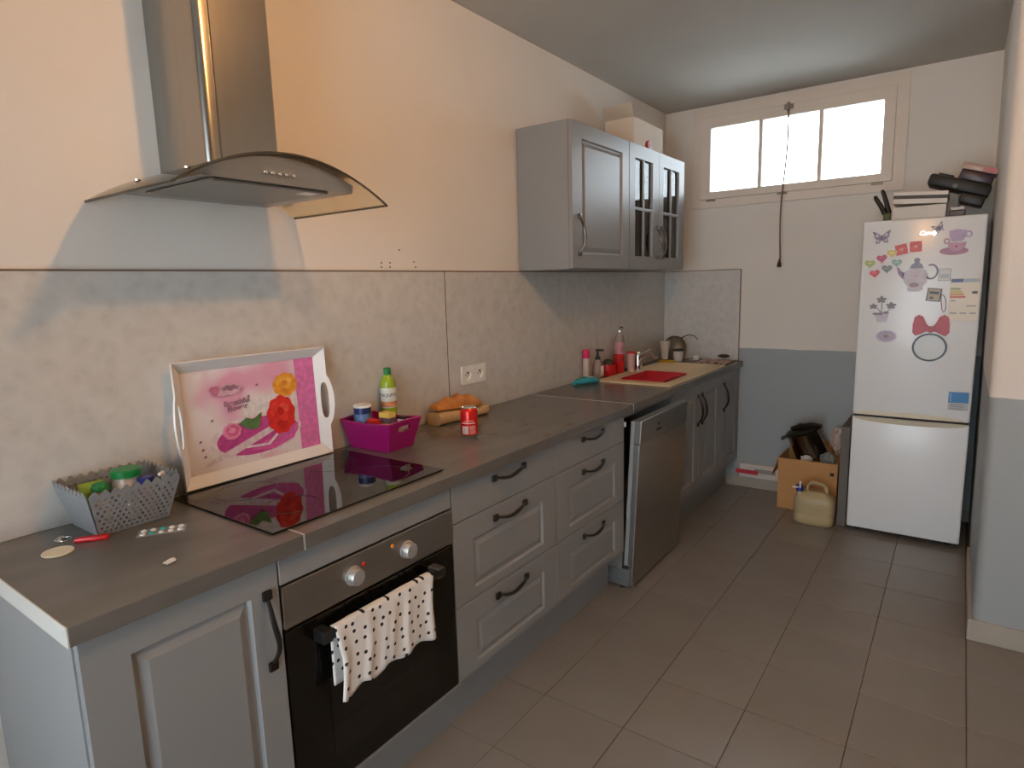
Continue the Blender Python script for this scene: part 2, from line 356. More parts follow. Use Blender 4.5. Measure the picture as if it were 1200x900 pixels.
# ------------------------------------------------------------------ kitchen units
W = 0.582; XF = 0.562; ZT = 0.90; ZB = 0.862; ZC = 0.857
def iron_handle(vertical, ln=0.172):
    """cast handle in local coords, standing off towards +x, along y (or z)"""
    bm = bmesh.new(); h = ln/2
    pts = []; rad = []
    for k in range(13):
        t = -1+2*k/12; pts.append((0.006+0.026*(1-abs(t)**2.6)-0.000, t*h*0.9, 0.005*math.sin(t*math.pi))); rad.append(0.0042+0.0028*(1-abs(t))**0.6)
    tube(bm, pts, rad, 8)
    for s in (-1, 1): box(bm, 0, 0.010, s*h-0.0115, s*h+0.0115, -0.0115, 0.0115, bev=0.003)
    if vertical: bmesh.ops.rotate(bm, verts=bm.verts, matrix=Matrix.Rotation(math.pi/2, 3, 'X'))
    return bm
HSRC = {}
def handle(parent, x, y, z, vertical, m=M_HANDLE):
    k = (vertical, m.name)
    if k not in HSRC:
        bm = iron_handle(vertical); me = bpy.data.meshes.new('handle'); bm.to_mesh(me); bm.free(); me.materials.append(m)
        me.polygons.foreach_set('use_smooth', [True]*len(me.polygons)); me.set_sharp_from_angle(angle=math.radians(40)); HSRC[k] = me
    o = bpy.data.objects.new('handle', HSRC[k]); COL.objects.link(o); o.parent = parent; o.location = Vector((x, y, z)) - WL[parent.name]; WL[o.name] = Vector((x, y, z))
    return o
def front(name, parent, y0, y1, z0, z1, pan=None, xf=XF, th=0.019, m=M_UNIT):
    """slab front with an optional raised panel pan=(y0,y1,z0,z1)"""
    g = 0.0018; y0 += g; y1 -= g; z0 += g; z1 -= g; e = 0.002
    loops = [RX(xf-th, y0, y1, z0, z1), RX(xf-e, y0, y1, z0, z1), RX(xf, y0+e, y1-e, z0+e, z1-e)]
    if pan:
        a, b_, c, d = pan
        def ins(k): return (a+k, b_-k, c+k, d-k)
        loops += [RX(xf, *ins(0)), RX(xf-0.004, *ins(0.003)), RX(xf-0.009, *ins(0.006)), RX(xf-0.009, *ins(0.012)), RX(xf-0.003, *ins(0.026)), RX(xf-0.0015, *ins(0.030))]
    return obj(name, rects(bmesh.new(), loops), m, parent)

# base cabinet at the open end
c1 = thing('base_cabinet', 'grey base cabinet with one panelled door at the open end of the worktop', 'cabinet', (0.28, 0.2, 0.0))
obj('body', B(0.012, 0.5425, 0.018, 0.405, 0.19, 0.861), M_UNIT, c1)
obj('side_panel', B(0.012, 0.548, 0.0, 0.018, 0.001, 0.861, bev=0.001), M_UNITSIDE, c1)
d = front('door', c1, 0.002, 0.406, 0.198, ZC, (0.088, 0.335, 0.27, 0.792)); handle(d, XF, 0.371, 0.70, True)
# oven housing
c2 = thing('oven_cabinet', 'grey housing cabinet with a plain rail above the built-in oven', 'cabinet', (0.28, 0.705, 0.0))
obj('body', B(0.012, 0.49, 0.408, 1.002, 0.19, 0.861), M_UNIT, c2)
front('rail', c2, 0.406, 1.003, 0.790, ZC)
front('rail', c2, 0.406, 1.003, 0.186, 0.2)
# drawer cabinets
def drawers(y0, y1, label):
    c = thing('drawer_cabinet', label, 'cabinet', (0.28, (y0+y1)/2, 0.0))
    obj('body', B(0.012, 0.5425, y0+0.001, y1-0.001, 0.19, 0.861), M_UNIT, c)
    ym = (y0+y1)/2-0.002
    for z0, z1, hz, p in ((0.733, ZC, 0.828, None), (0.452, 0.733, 0.690, (y0+0.098, y1-0.096, 0.488, 0.657)), (0.198, 0.452, 0.409, (y0+0.098, y1-0.096, 0.228, 0.378))):
        d = front('drawer', c, y0, y1, z0, z1, p); handle(d, XF, ym, hz, False)
drawers(1.004, 1.611, 'grey three-drawer cabinet beside the built-in oven')
drawers(1.611, 2.212, 'grey three-drawer cabinet beside the dishwasher')
# sink cabinet and corner cabinet
c = thing('sink_cabinet', 'grey two-door base cabinet under the sink', 'cabinet', (0.28, 3.24, 0.0))
bm = bmesh.new(); ring(bm, RZ(0.19, 0.012, 0.5425, 2.836, 3.638), RZ(0.861, 0.012, 0.5425, 2.836, 3.638), RZ(0.861, 0.028, 0.526, 2.852, 3.622), RZ(0.19, 0.028, 0.526, 2.852, 3.622)); box(bm, 0.027, 0.527, 2.851, 3.623, 0.19, 0.206); obj('body', bm, M_UNIT, c)
obj('filler_strip', B(0.5, XF, 2.8205, 2.8385, 0.198, ZC), M_UNIT, c)
d = front('door', c, 2.839, 3.239, 0.198, ZC, (2.925, 3.155, 0.27, 0.792)); handle(d, XF, 3.205, 0.70, True)
d = front('door', c, 3.239, 3.639, 0.198, ZC, (3.325, 3.555, 0.27, 0.792)); handle(d, XF, 3.275, 0.70, True)
c = thing('base_cabinet', 'grey base cabinet with one door against the grey window wall', 'cabinet', (0.28, 3.84, 0.0))
obj('body', B(0.012, 0.5425, 3.641, 4.05, 0.19, 0.861), M_UNIT, c)
d = front('door', c, 3.640, 4.05, 0.198, ZC, (3.726, 3.966, 0.27, 0.792)); handle(d, XF, 3.70, 0.70, True)
for y0, y1, lb in ((0.019, 2.2, 'long grey plinth under the oven and drawer cabinets'), (2.83, 4.05, 'short grey plinth under the sink cabinet')):
    tag(obj('plinth', B(0.466, 0.484, y0, y1, 0.0, 0.186), M_PLINTH, None), lb, 'plinth')

# worktop pieces
def worktop(y0, y1, label, hole=None):
    t = thing('worktop', label, 'worktop', (0.29, (y0+y1)/2, ZB))
    if hole:
        bm = bmesh.new(); ring(bm, RZ(ZB, 0.0085, W, y0, y1), RZ(ZT, 0.0085, W, y0, y1), RZ(ZT, *hole), RZ(ZB, *hole))
        obj('top', bm, M_TOP, t)
    else:
        obj('top', B(0.0085, W, y0, y1, ZB, ZT, bev=0.002), M_TOP, t)
    return t
t = worktop(-0.010, 0.466, 'dark grey concrete-look worktop piece at the open end, under the lace basket')
obj('edge_band', B(0.0085, W, -0.0125, -0.0101, ZB-0.001, ZT+0.0005), mat('edge_band', (198, 196, 190), rough=0.4), t)
t = worktop(0.470, 2.268, 'dark grey concrete-look worktop piece under hob, bread and can')
obj('joint_strip', B(0.0085, W+0.001, 0.4663, 0.4697, ZB, ZT+0.001), M_STRIP, t)
t = worktop(2.272, 4.047, 'dark grey concrete-look worktop piece with the beige sink', (0.17, 0.51, 2.86, 3.29))
obj('joint_strip', B(0.0085, W+0.001, 2.2683, 2.2717, ZB, ZT+0.001), M_STRIP, t)

# hob
h = thing('induction_hob', 'black glass hob set in the grey worktop reflecting the tray', 'hob', (0.28, 0.72, ZT))
obj('glass_plate', B(0.058, 0.525, 0.424, 1.018, ZT+0.0008, ZT+0.006, bev=0.0015), M_BLACKGLASS, h)
M_RING = mat('hob_marking', (34, 32, 31), rough=0.3)
for x, y, r in ((0.18, 0.57, 0.085), (0.18, 0.87, 0.075), (0.39, 0.57, 0.07), (0.39, 0.87, 0.095)):
    bm = bmesh.new(); lathe(bm, (x, y, ZT+0.0061), [(r, 0), (r, 0.0003), (r-0.0018, 0.0003), (r-0.0018, 0)], 48, cap=False); obj('cooking_zone', bm, M_RING, h)

# oven
ov = thing('built_in_oven', 'built-in black glass oven with steel control panel and two knobs', 'oven', (0.28, 0.705, 0.2))
obj('control_panel', B(0.4905, XF+0.004, 0.4085, 1.0005, 0.6815, 0.788, bev=0.002), M_STEELH, ov)
do = obj('oven_door', B(0.4905, XF+0.002, 0.4085, 1.0005, 0.203, 0.6755, bev=0.003), M_OVENGLASS, ov)
obj('window_glass', B(XF+0.0021, XF+0.0028, 0.52, 0.90, 0.27, 0.575), M_OVENWIN, do)
for y in (0.496, 0.900): obj('handle_bracket', B(XF+0.002, 0.606, y-0.014, y+0.014, 0.618, 0.650, bev=0.003), M_BLACK if y < 0.6 else mat('grey_bracket', (96, 90, 84), rough=0.4, metal=0.5), do)
bm = bmesh.new(); box(bm, 0.592, 0.608, 0.485, 0.920, 0.622, 0.647, bev=0.006); obj('handle_bar', bm, M_BLACK, do, 40)
for y in (0.614, 0.806):
    k = obj('knob', lathe(bmesh.new(), (XF+0.004, y, 0.733), [(0.026, 0), (0.026, 0.003), (0.0225, 0.005), (0.0215, 0.020), (0.0195, 0.023), (0.001, 0.023)], 28, (1, 0, 0)), mat('knob_silver', (190, 188, 186), rough=0.45, metal=0.7), ov, 30)
for px_, py_, cc in ((426, 661, (200, 40, 30)), (460, 640, (222, 130, 30))):
    p = on(px_, py_, 'x', XF+0.004); obj('indicator_light', lathe(bmesh.new(), (XF+0.004, p.y, p.z), [(0.006, 0), (0.006, 0.0015), (0.003, 0.003), (0.0005, 0.003)], 14, (1, 0, 0)), mat('indicator_%d' % cc[1], cc, rough=0.3), ov)

# tea towel over the oven handle
def towel():
    bm = bmesh.new(); ny, ns = 40, 34; ya, yb = 0.513, 0.858
    Lf = 0.192; Lb = 0.16; arc = 0.03
    grid = []
    for j in range(ns+1):
        row = []
        for i in range(ny+1):
            u = i/ny; y = ya+(yb-ya)*u
            lf = Lf - 0.012*math.sin(u*2.5) + 0.008*math.sin(u*21)
            s = -Lb + (Lb+arc+lf)*j/ns
            wv = 0.004*math.sin(u*26+1.0) + 0.0025*math.sin(u*47)
            if s < 0: x, z = 0.589, 0.6485+s
            elif s < arc:
                a = math.pi*s/arc; x = 0.600-0.0115*math.cos(a); z = 0.6485+0.005*math.sin(a)
            else:
                q = s-arc; k = min(1, q/0.08); x = 0.6115+0.003*k + max(wv*k, -0.001) ; z = 0.6485-q; y += 0.010*math.sin(q*16+u*4)*k
                y -= 0.014*(q/lf)*u
            row.append(bm.verts.new((x, y, z)))
        grid.append(row)
    for j in range(ns):
        for i in range(ny): bm.faces.new((grid[j][i], grid[j][i+1], grid[j+1][i+1], grid[j+1][i]))
    bmesh.ops.recalc_face_normals(bm, faces=bm.faces)
    return bm
mt = mat('dotted_cotton', (226, 222, 218), rough=0.9, bump=0.3, bscale=25)
nt = mt.node_tree; tc = nt.nodes.new('ShaderNodeTexCoord'); sx = nt.nodes.new('ShaderNodeSeparateXYZ'); cx = nt.nodes.new('ShaderNodeCombineXYZ'); nt.links.new(tc.outputs['Object'], sx.inputs[0]); nt.links.new(sx.outputs['Y'], cx.inputs[0]); nt.links.new(sx.outputs['Z'], cx.inputs[1])
vo = nt.nodes.new('ShaderNodeTexVoronoi'); vo.voronoi_dimensions = '2D'; vo.inputs['Scale'].default_value = 32; vo.inputs['Randomness'].default_value = 0.55; nt.links.new(cx.outputs[0], vo.inputs['Vector'])
lt = nt.nodes.new('ShaderNodeMath'); lt.operation = 'LESS_THAN'; lt.inputs[1].default_value = 0.16; nt.links.new(vo.outputs['Distance'], lt.inputs[0])
mx = nt.nodes.new('ShaderNodeMix'); mx.data_type = 'RGBA'; nt.links.new(lt.outputs[0], mx.inputs['Factor']); mx.inputs['A'].default_value = srgb(226, 222, 218); mx.inputs['B'].default_value = srgb(24, 22, 24); nt.links.new(mx.outputs['Result'], nt.nodes['Principled BSDF'].inputs['Base Color'])
tw = tag(obj('tea_towel', towel(), mt, None, 60), 'white tea towel with black dots over the oven handle', 'towel')
sd = tw.modifiers.new('thick', 'SOLIDIFY'); sd.thickness = 0.0016; sd.offset = 0

# dishwasher
dw = thing('dishwasher', 'stainless steel dishwasher with its door slightly ajar', 'dishwasher', (0.3, 2.515, 0.0))
bm = bmesh.new(); ring(bm, RX(0.04, 2.217, 2.815, 0.10, 0.852), RX(0.548, 2.217, 2.815, 0.10, 0.852), RX(0.548, 2.232, 2.80, 0.115, 0.835), RX(0.04, 2.232, 2.80, 0.115, 0.835)); box(bm, 0.04, 0.06, 2.225, 2.807, 0.105, 0.847); obj('tub_housing', bm, mat('dishwasher_tub', (150, 150, 148), rough=0.4, metal=0.6), dw)
obj('base', B(0.05, 0.585, 2.219, 2.813, 0.012, 0.10, bev=0.003), mat('grey_base', (104, 108, 110), rough=0.5, metal=0.3), dw)
for y in (2.24, 2.79): obj('foot', cyl(bmesh.new(), (0.54, y, 0), (0.54, y, 0.013), 0.016, n=14), M_BLACK, dw)
tilt = Matrix.Translation((0.565, 0, 0.105)) @ Matrix.Rotation(math.radians(2.9), 4, 'Y') @ Matrix.Translation((-0.565, 0, -0.105))
M_DWD = mat('dishwasher_steel', (166, 163, 158), rough=0.32, metal=1.0, noise=0.05, nscale=30, stretch=(1, 0.03, 1))
dd = obj('door', B(0.575, 0.604, 2.220, 2.812, 0.115, 0.722, bev=0.003, mtx=tilt), M_DWD, dw)
obj('inner_door', B(0.552, 0.5745, 2.226, 2.806, 0.115, 0.828, bev=0.004, mtx=tilt), mat('grey_inner_door', (150, 154, 156), rough=0.4, metal=0.2), dd)
cp = obj('control_panel', B(0.575, 0.608, 2.220, 2.812, 0.724, 0.836, bev=0.004, mtx=tilt), mat('dishwasher_panel', (166, 163, 158), rough=0.3, metal=1.0), dd)
obj('power_button', lathe(bmesh.new(), tilt @ Vector((0.608, 2.42, 0.79)), [(0.008, -0.001), (0.008, 0.002), (0.001, 0.002)], 14, (1, 0, 0)), M_BLACK, dd)
obj('display', B(0.6078, 0.609, 2.40, 2.46, 0.755, 0.766, mtx=tilt), M_BLACK, dd)
obj('kick_plate', B(0.580, 0.602, 2.221, 2.811, 0.02, 0.112, bev=0.003), M_DWD, dw)
obj('hinge_clip', B(0.55, 0.566, 2.2195, 2.2245, 0.80, 0.822), M_WHITEP, dw)

# ------------------------------------------------------------------ wall cabinets
UX = 0.311; Z0u, Z1u = 1.5295, 2.195
def wall_body(p, y0, y1, shelf=True):
    bm = bmesh.new(); xb, xf = 0.009, UX-0.0205; t_ = 0.016
    ring(bm, RX(xb, y0, y1, Z0u, Z1u), RX(xf, y0, y1, Z0u, Z1u), RX(xf, y0+t_, y1-t_, Z0u+t_, Z1u-t_), RX(xb, y0+t_, y1-t_, Z0u+t_, Z1u-t_))
    obj('back_panel', B(xb+0.0002, xb+0.007, y0+t_+0.0005, y1-t_-0.0005, Z0u+t_+0.0005, Z1u-t_-0.0005), mat('pale_back_panel', (206, 202, 196), rough=0.5), p); obj('body', bm, M_UNIT, p)
    if shelf: obj('shelf', B(xb+0.009, xf-0.02, y0+t_+0.001, y1-t_-0.001, 1.845, 1.861), mat('shelf_grey', (196, 192, 186), rough=0.5), p)
M_UH = mat('dark_pewter', (92, 86, 80), rough=0.3, metal=0.9)
u1 = thing('wall_cabinet', 'grey wall cabinet with one solid panelled door', 'cabinet', (0.16, 2.5, Z0u)); wall_body(u1, 2.193, 2.797, False)
d = front('door', u1, 2.193, 2.797, Z0u, Z1u, (2.288, 2.716, 1.6, 2.122), xf=UX); handle(d, UX, 2.255, 1.685, True, M_UH)
u2 = thing('wall_cabinet', 'grey wall cabinet with two glazed doors', 'cabinet', (0.16, 3.2, Z0u)); wall_body(u2, 2.799, 3.602)
for y0, y1, hy in ((2.799, 3.2, 3.165), (3.2, 3.602, 3.238)):
    a, b_, c_, e_ = y0+0.072, y1-0.090, 1.60, 2.122
    if hy > 3.2: a, b_ = y0+0.066, y1-0.088
    bm = bmesh.new(); g = 0.0018
    ring(bm, RX(UX-0.019, y0+g, y1-g, Z0u+g, Z1u-g), RX(UX, y0+g, y1-g, Z0u+g, Z1u-g), RX(UX, a, b_, c_, e_), RX(UX-0.019, a+0.004, b_-0.004, c_+0.004, e_-0.004))
    d = obj('door', bm, M_UNIT, u2)
    obj('glazing_bar', B(UX-0.012, UX-0.001, (a+b_)/2-0.008, (a+b_)/2+0.008, c_, e_, bev=0.002), M_UNIT, d)
    for q0, q1 in ((a, (a+b_)/2-0.0082), ((a+b_)/2+0.0082, b_)): obj('glazing_bar', B(UX-0.012, UX-0.001, q0, q1, 1.850, 1.866, bev=0.002), M_UNIT, d)
    obj('pane', B(UX-0.0165, UX-0.0135, a, b_, c_, e_), M_CABGLASS, d)
    handle(d, UX, hy, 1.685, True, M_UH)
# crockery behind the glazed doors
M_TUMB = glassmat('tumbler_glass', (0.85, 0.9, 0.92), 0.85)
M_BLUEG = mat('blue_grey_ceramic', (96, 108, 122), rough=0.3)
M_CUPW = mat('white_china', (220, 216, 210), rough=0.25)
def mug(x, y, z, m, label, r=0.036, hgt=0.085, group=None):
    g_ = thing('mug', label, 'mug', (x, y, z), group)
    obj('cup', lathe(bmesh.new(), (x, y, z), [(r*0.85, 0), (r, 0.008), (r, hgt), (r-0.004, hgt), (r-0.005, 0.008), (0.001, 0.007)], 24), m, g_, 40)
    obj('mug_handle', tube(bmesh.new(), [(x+r-0.002, y, z+hgt*0.8), (x+r+0.018, y, z+hgt*0.75), (x+r+0.02, y, z+hgt*0.4), (x+r-0.002, y, z+hgt*0.22)], 0.005, 8), m, g_, 40)
for k, y in enumerate((2.87, 2.96, 3.05)): mug(0.20, y, Z0u+0.0165, M_BLUEG, 'blue-grey mug on the cabinet floor behind the glazed door nearer the hob', group='blue-grey mugs in the wall cabinet')
tag(obj('bowl', lathe(bmesh.new(), (0.19, 3.34, Z0u+0.0165), [(0.03, 0), (0.032, 0.006), (0.062, 0.055), (0.06, 0.057), (0.028, 0.009), (0.001, 0.008)], 28), mat('red_ceramic', (196, 42, 38), rough=0.3), None, 40), 'red bowl on the cabinet floor behind the glazed door nearer the window', 'bowl')
for y in (3.45, 3.53): mug(0.19, y, Z0u+0.0165, M_CUPW, 'white mug beside the red bowl in the glazed wall cabinet', group='white mugs in the wall cabinet')
for y in (2.88, 2.96, 3.04, 3.28, 3.36, 3.44): tag(obj('drinking_glass', lathe(bmesh.new(), (0.19, y, 1.8615), [(0.026, 0), (0.032, 0.11), (0.030, 0.11), (0.024, 0.006), (0.001, 0.005)], 22), M_TUMB, None, 40), 'clear drinking glass on the shelf of the glazed wall cabinet', 'glass', 'drinking glasses in the wall cabinet')

# cream carton and a small red tin on the wall cabinets
ct = thing('carton', 'cream cardboard carton with an open flap on top of the glazed wall cabinet', 'box', (0.13, 3.27, Z1u))
bm = bmesh.new(); ring(bm, RZ(Z1u+0.001, 0.03, 0.21, 3.07, 3.49), RZ(2.385, 0.03, 0.21, 3.07, 3.49), RZ(2.385, 0.034, 0.206, 3.074, 3.486), RZ(Z1u+0.001, 0.034, 0.206, 3.074, 3.486)); box(bm, 0.031, 0.209, 3.071, 3.489, Z1u+0.001, Z1u+0.005)
M_CREAMC = mat('cream_card', (226, 212, 196), rough=0.8, noise=0.03); obj('carton_body', bm, M_CREAMC, ct)
bm = bmesh.new(); b = bmesh.new(); vs = [b.verts.new(p) for p in ((0.03, 3.066, 2.385), (0.21, 3.066, 2.385), (0.21, 3.04, 2.455), (0.03, 3.04, 2.455))]; f_ = b.faces.new(vs); bmesh.ops.solidify(b, geom=[f_], thickness=0.003); merge(bm, b); obj('flap', bm, M_CREAMC, ct)
p = on(762, 168, 'x', 0.290)
rt_ = thing('round_tin', 'small round red tin standing on edge on the wall cabinet', 'tin', (0.25, p.y, Z1u)); obj('tin_body', lathe(bmesh.new(), (0.270, p.y, Z1u+0.0285), [(0.027, 0), (0.028, 0.002), (0.028, 0.018), (0.026, 0.02), (0.001, 0.02)], 24, (1, 0, 0)), mat('red_tin', (176, 60, 40), rough=0.4), rt_, 40); obj('tin_label', lathe(bmesh.new(), (0.2902, p.y, Z1u+0.0285), [(0.012, 0), (0.012, 0.0006), (0.001, 0.0006)], 20, (1, 0, 0)), mat('tin_label', (120, 60, 50), rough=0.5), rt_)

# ------------------------------------------------------------------ cooker hood
hd = thing('cooker_hood', 'steel chimney cooker hood with a curved smoked glass canopy', 'cooker hood', (0.2, 0.622, 1.69))
def arcz(y): return 1.692+0.095*(1-((y-0.626)/0.301)**2)
b = bmesh.new(); r_ = 0.02; pts = [(0.001, 0.517), (0.243-r_, 0.517)]
for k in range(7):
    a = -math.pi/2 + (math.pi/2)*k/6; pts.append((0.243-r_+r_*math.cos(a), 0.517+r_+r_*math.sin(a)))
pts += [(0.243, 0.549), (0.239, 0.551), (0.239, 0.555), (0.243, 0.557), (0.243, 0.716), (0.237, 0.722), (0.001, 0.722)]
A = [b.verts.new((x, y, arcz(y)+0.0062)) for x, y in pts]; D_ = [b.verts.new((x, y, HC-0.001)) for x, y in pts]
for i in range(len(pts)): b.faces.new((A[i], A[(i+1) % len(pts)], D_[(i+1) % len(pts)], D_[i]))
b.faces.new(D_); ch = obj('chimney', merge(bmesh.new(), b), M_STEEL, hd, 25)
b = bmesh.new(); N = 40; rows = []
for k in range(N+1):
    y = 0.325+0.602*k/N; z = arcz(y); u = abs(k/N*2-1); xf = 0.436 - 0.0*u
    rows.append([b.verts.new(q) for q in ((0.002, y, z), (xf, y, z), (xf, y, z+0.006), (0.002, y, z+0.006))])
for P, Q in zip(rows, rows[1:]):
    for i in range(4): b.faces.new((P[i], P[(i+1) % 4], Q[(i+1) % 4], Q[i]))
b.faces.new(rows[0]); b.faces.new(rows[-1]); obj('glass_canopy', merge(bmesh.new(), b), M_HOODGLASS, hd, 30)
# polished edge of the glass, seen as a darker line
b = bmesh.new(); edge = [(0.437, 0.325+0.602*k/N, arcz(0.325+0.602*k/N)+0.003) for k in range(N+1)]
obj('glass_edge', tube(bmesh.new(), [(0.004, 0.3245, arcz(0.325)+0.003)] + edge + [(0.004, 0.9275, arcz(0.927)+0.003)], 0.0034, 6), mat('glass_edge_green', (70, 66, 54), rough=0.15, alpha=0.85), hd, 60)
b = bmesh.new(); ya, yb = 0.405, 0.832; rows = []
for k in range(31):
    y = ya+(yb-ya)*k/30; zt = arcz(y)-0.0008; e = min(1, (0.4+0.6*math.sin(math.pi*k/30))); zb = min(1.722, zt-0.004)
    rows.append([b.verts.new(q) for q in ((0.002, y, zb), (0.402, y, zb), (0.408, y, zt), (0.002, y, zt))])
for P, Q in zip(rows, rows[1:]):
    for i in range(4): b.faces.new((P[i], P[(i+1) % 4], Q[(i+1) % 4], Q[i]))
b.faces.new(rows[0]); b.faces.new(rows[-1]); obj('hood_body', merge(bmesh.new(), b), M_STEELH, hd, 30)
ff = obj('grease_filter', B(0.08, 0.385, 0.435, 0.765, 1.716, 1.7215, bev=0.002), mat('filter_mesh', (150, 146, 138), rough=0.4, metal=0.7, bump=0.6, bscale=400), hd)
obj('filter_label', B(0.33, 0.375, 0.70, 0.745, 1.7154, 1.7159), M_WHITEP, ff)
for k in range(5): obj('button', lathe(bmesh.new(), (0.404, 0.565+0.0195*k, 1.746), [(0.0055, 0), (0.0055, 0.006), (0.004, 0.0075), (0.0005, 0.0075)], 12, (1, 0, 0)), M_CHROME, hd, 40)
for x, y in ((0.12, 0.40), (0.36, 0.40)): obj('glass_screw', lathe(bmesh.new(), (x, y, arcz(y)+0.006), [(0.007, 0), (0.007, 0.004), (0.001, 0.007)], 12), M_CHROME, hd)

# ------------------------------------------------------------------ lamp (above the picture)
lp = thing('pendant_lamp_offscreen', 'bare warm bulb on a short white cord below the ceiling', 'lamp', (1.5, 0.79, 2.46))
obj('ceiling_rose', lathe(bmesh.new(), (1.5, 0.79, HC-0.025), [(0.03, 0), (0.045, 0.01), (0.045, 0.0245), (0.001, 0.0245)], 24), M_WHITEP, lp, 40)
obj('holder', cyl(bmesh.new(), (1.5, 0.79, 2.553), (1.5, 0.79, 2.598), 0.018), M_WHITEP, lp, 40)
obj('bulb_offscreen', lathe(bmesh.new(), (1.5, 0.79, 2.47), [(0.002, 0), (0.018, 0.004), (0.03, 0.018), (0.033, 0.036), (0.028, 0.055), (0.016, 0.073), (0.014, 0.082), (0.001, 0.0825)], 20), mat('lit_bulb', (255, 230, 200), emit=(*BULB_COLOR, 1), estr=BULB_STRENGTH), lp, 60)

# ------------------------------------------------------------------ sockets
for y0, y1, nb in ((1.719, 1.803, 'magenta basket'), (1.804, 1.889, 'sink')):
    s_ = thing('wall_socket', 'white square wall socket above the bread, the one nearer the '+nb, 'socket', (0.012, (y0+y1)/2, 1.03), 'wall sockets above the worktop')
    c_ = ((y0+y1)/2, 1.069)
    pl = obj('cover_plate', shape([[(y0, 1.029), (y1, 1.029), (y1, 1.110), (y0, 1.110)], [(c_[0]+0.022*math.cos(a), c_[1]+0.022*math.sin(a)) for a in [2*math.pi*k/28 for k in range(28)]]], 0.008, frame_mtx((0.0078, 0, 0), (0, 1, 0), (0, 0, 1))), M_WHITEP, s_)
    obj('socket_well', lathe(bmesh.new(), (0.0079, *c_), [(0.0215, 0.0072), (0.019, 0.002), (0.001, 0.002)], 28, (1, 0, 0), cap=False), M_WHITEP, s_)
    obj('earth_pin', cyl(bmesh.new(), (0.0101, c_[0], c_[1]+0.010), (0.0175, c_[0], c_[1]+0.010), 0.0035, n=10), M_DARK, s_)
    for dy in (-0.0095, 0.0095): obj('pin_hole', cyl(bmesh.new(), (0.0099, c_[0]+dy, c_[1]), (0.0106, c_[0]+dy, c_[1]), 0.003, n=10), M_DARK, s_)  # dark discs painted as the shade inside the pin holes

# ------------------------------------------------------------------ tray leaning on the splashback
tr = thing('serving_tray', 'white serving tray with a pink flower print leaning on the wall behind the hob', 'tray', (0.03, 0.715, 0.9062))
TU = Vector((0, 1, -0.004)).normalized(); TV = Vector((-0.035, 0, 1)).normalized()
tw_, th_ = 0.512, 0.368; rim = 0.040; fl2 = 0.030
TM = frame_mtx((0.026, 0.461, 0.9075), TU, TV)        # rim corner; local (u,v,w) with w towards the room
def tm(u, v, w_): return TM @ Vector((u, v, w_))
M_TRAY = mat('white_melamine', (232, 230, 228), rough=0.3)
M_TRAYB = mat('tray_print_ground', (228, 206, 212), rough=0.28, noise=0.10, nscale=9)
nt = M_TRAYB.node_tree; p_ = nt.nodes['Principled BSDF']
tc = nt.nodes.new('ShaderNodeTexCoord'); nz = nt.nodes.new('ShaderNodeTexNoise'); nz.inputs['Scale'].default_value = 5.5; nz.inputs['Detail'].default_value = 1.5; nt.links.new(tc.outputs['Object'], nz.inputs['Vector'])
rp = nt.nodes.new('ShaderNodeValToRGB'); e = rp.color_ramp.elements; e[0].position = 0.34; e[0].color = srgb(226, 164, 192); e[1].position = 0.48; e[1].color = srgb(232, 224, 226); nt.links.new(nz.outputs[0], rp.inputs[0]); nt.links.new(rp.outputs[0], p_.inputs['Base Color'])
base = obj('tray_base', B(0, 1, 0, 1, 0, 1, mtx=TM @ Matrix.Translation((fl2, fl2, -0.002)) @ Matrix.Diagonal((tw_-2*fl2, th_-2*fl2, 0.003, 1))), M_TRAYB, tr)
inn = [(fl2, fl2), (tw_-fl2, fl2), (tw_-fl2, th_-fl2), (fl2, th_-fl2)]; out = [(0, 0), (tw_, 0), (tw_, th_), (0, th_)]
def wallq(i, j, extra=0.0):
    b = bmesh.new(); t_ = 0.005
    a0, a1, o0, o1 = inn[i], inn[j], out[i], out[j]
    q = [tm(*a0, 0), tm(*a1, 0), tm(*o1, rim-0.012), tm(*o0, rim-0.012)]
    n = (q[1]-q[0]).cross(q[3]-q[0]).normalized()*t_
    vs = [b.verts.new(p) for p in q] + [b.verts.new(p-n) for p in q]
    for f_ in ((0, 1, 2, 3), (7, 6, 5, 4), (0, 4, 5, 1), (1, 5, 6, 2), (2, 6, 7, 3), (3, 7, 4, 0)): b.faces.new([vs[k] for k in f_])
    return merge(bmesh.new(), b)
obj('tray_side', wallq(0, 1), M_TRAY, tr); obj('tray_side', wallq(2, 3), M_TRAY, tr)
for side in (0, 1):
    # end walls rise into a curved grip with a slot
    if side: o_, u_ = tm(tw_-fl2, fl2, 0), tm(tw_-fl2, th_-fl2, 0)
    else: o_, u_ = tm(fl2, fl2, 0), tm(fl2, th_-fl2, 0)
    outer_mid = tm(tw_ if side else 0, th_/2, rim-0.012); in_mid = tm(tw_-fl2 if side else fl2, th_/2, 0)
    vdir = outer_mid-in_mid; hh = vdir.length; ln = (u_-o_).length
    mt_ = frame_mtx(o_, u_-o_, vdir)
    f_ = fl2*0.98
    prof = [(0, 0), (ln, 0), (ln+f_, hh)]
    for k in range(13):
        t_ = 1-k/12; x = ln*0.22+ln*0.56*t_; prof.append((x, hh+0.020*math.sin(math.pi*t_)**0.7 if 0 < t_ < 1 else hh))
    prof += [(-f_, hh)]
    slot = [(ln*0.5+0.062*math.copysign(abs(math.cos(a))**0.7, math.cos(a)), hh*0.62+0.004+0.013*math.copysign(abs(math.sin(a))**0.8, math.sin(a))) for a in [2*math.pi*k/28 for k in range(28)]]
    obj('tray_grip', shape([prof, slot], 0.005, mt_ if not side else mt_ @ Matrix.Translation((0, 0, 0))), M_TRAY, tr)
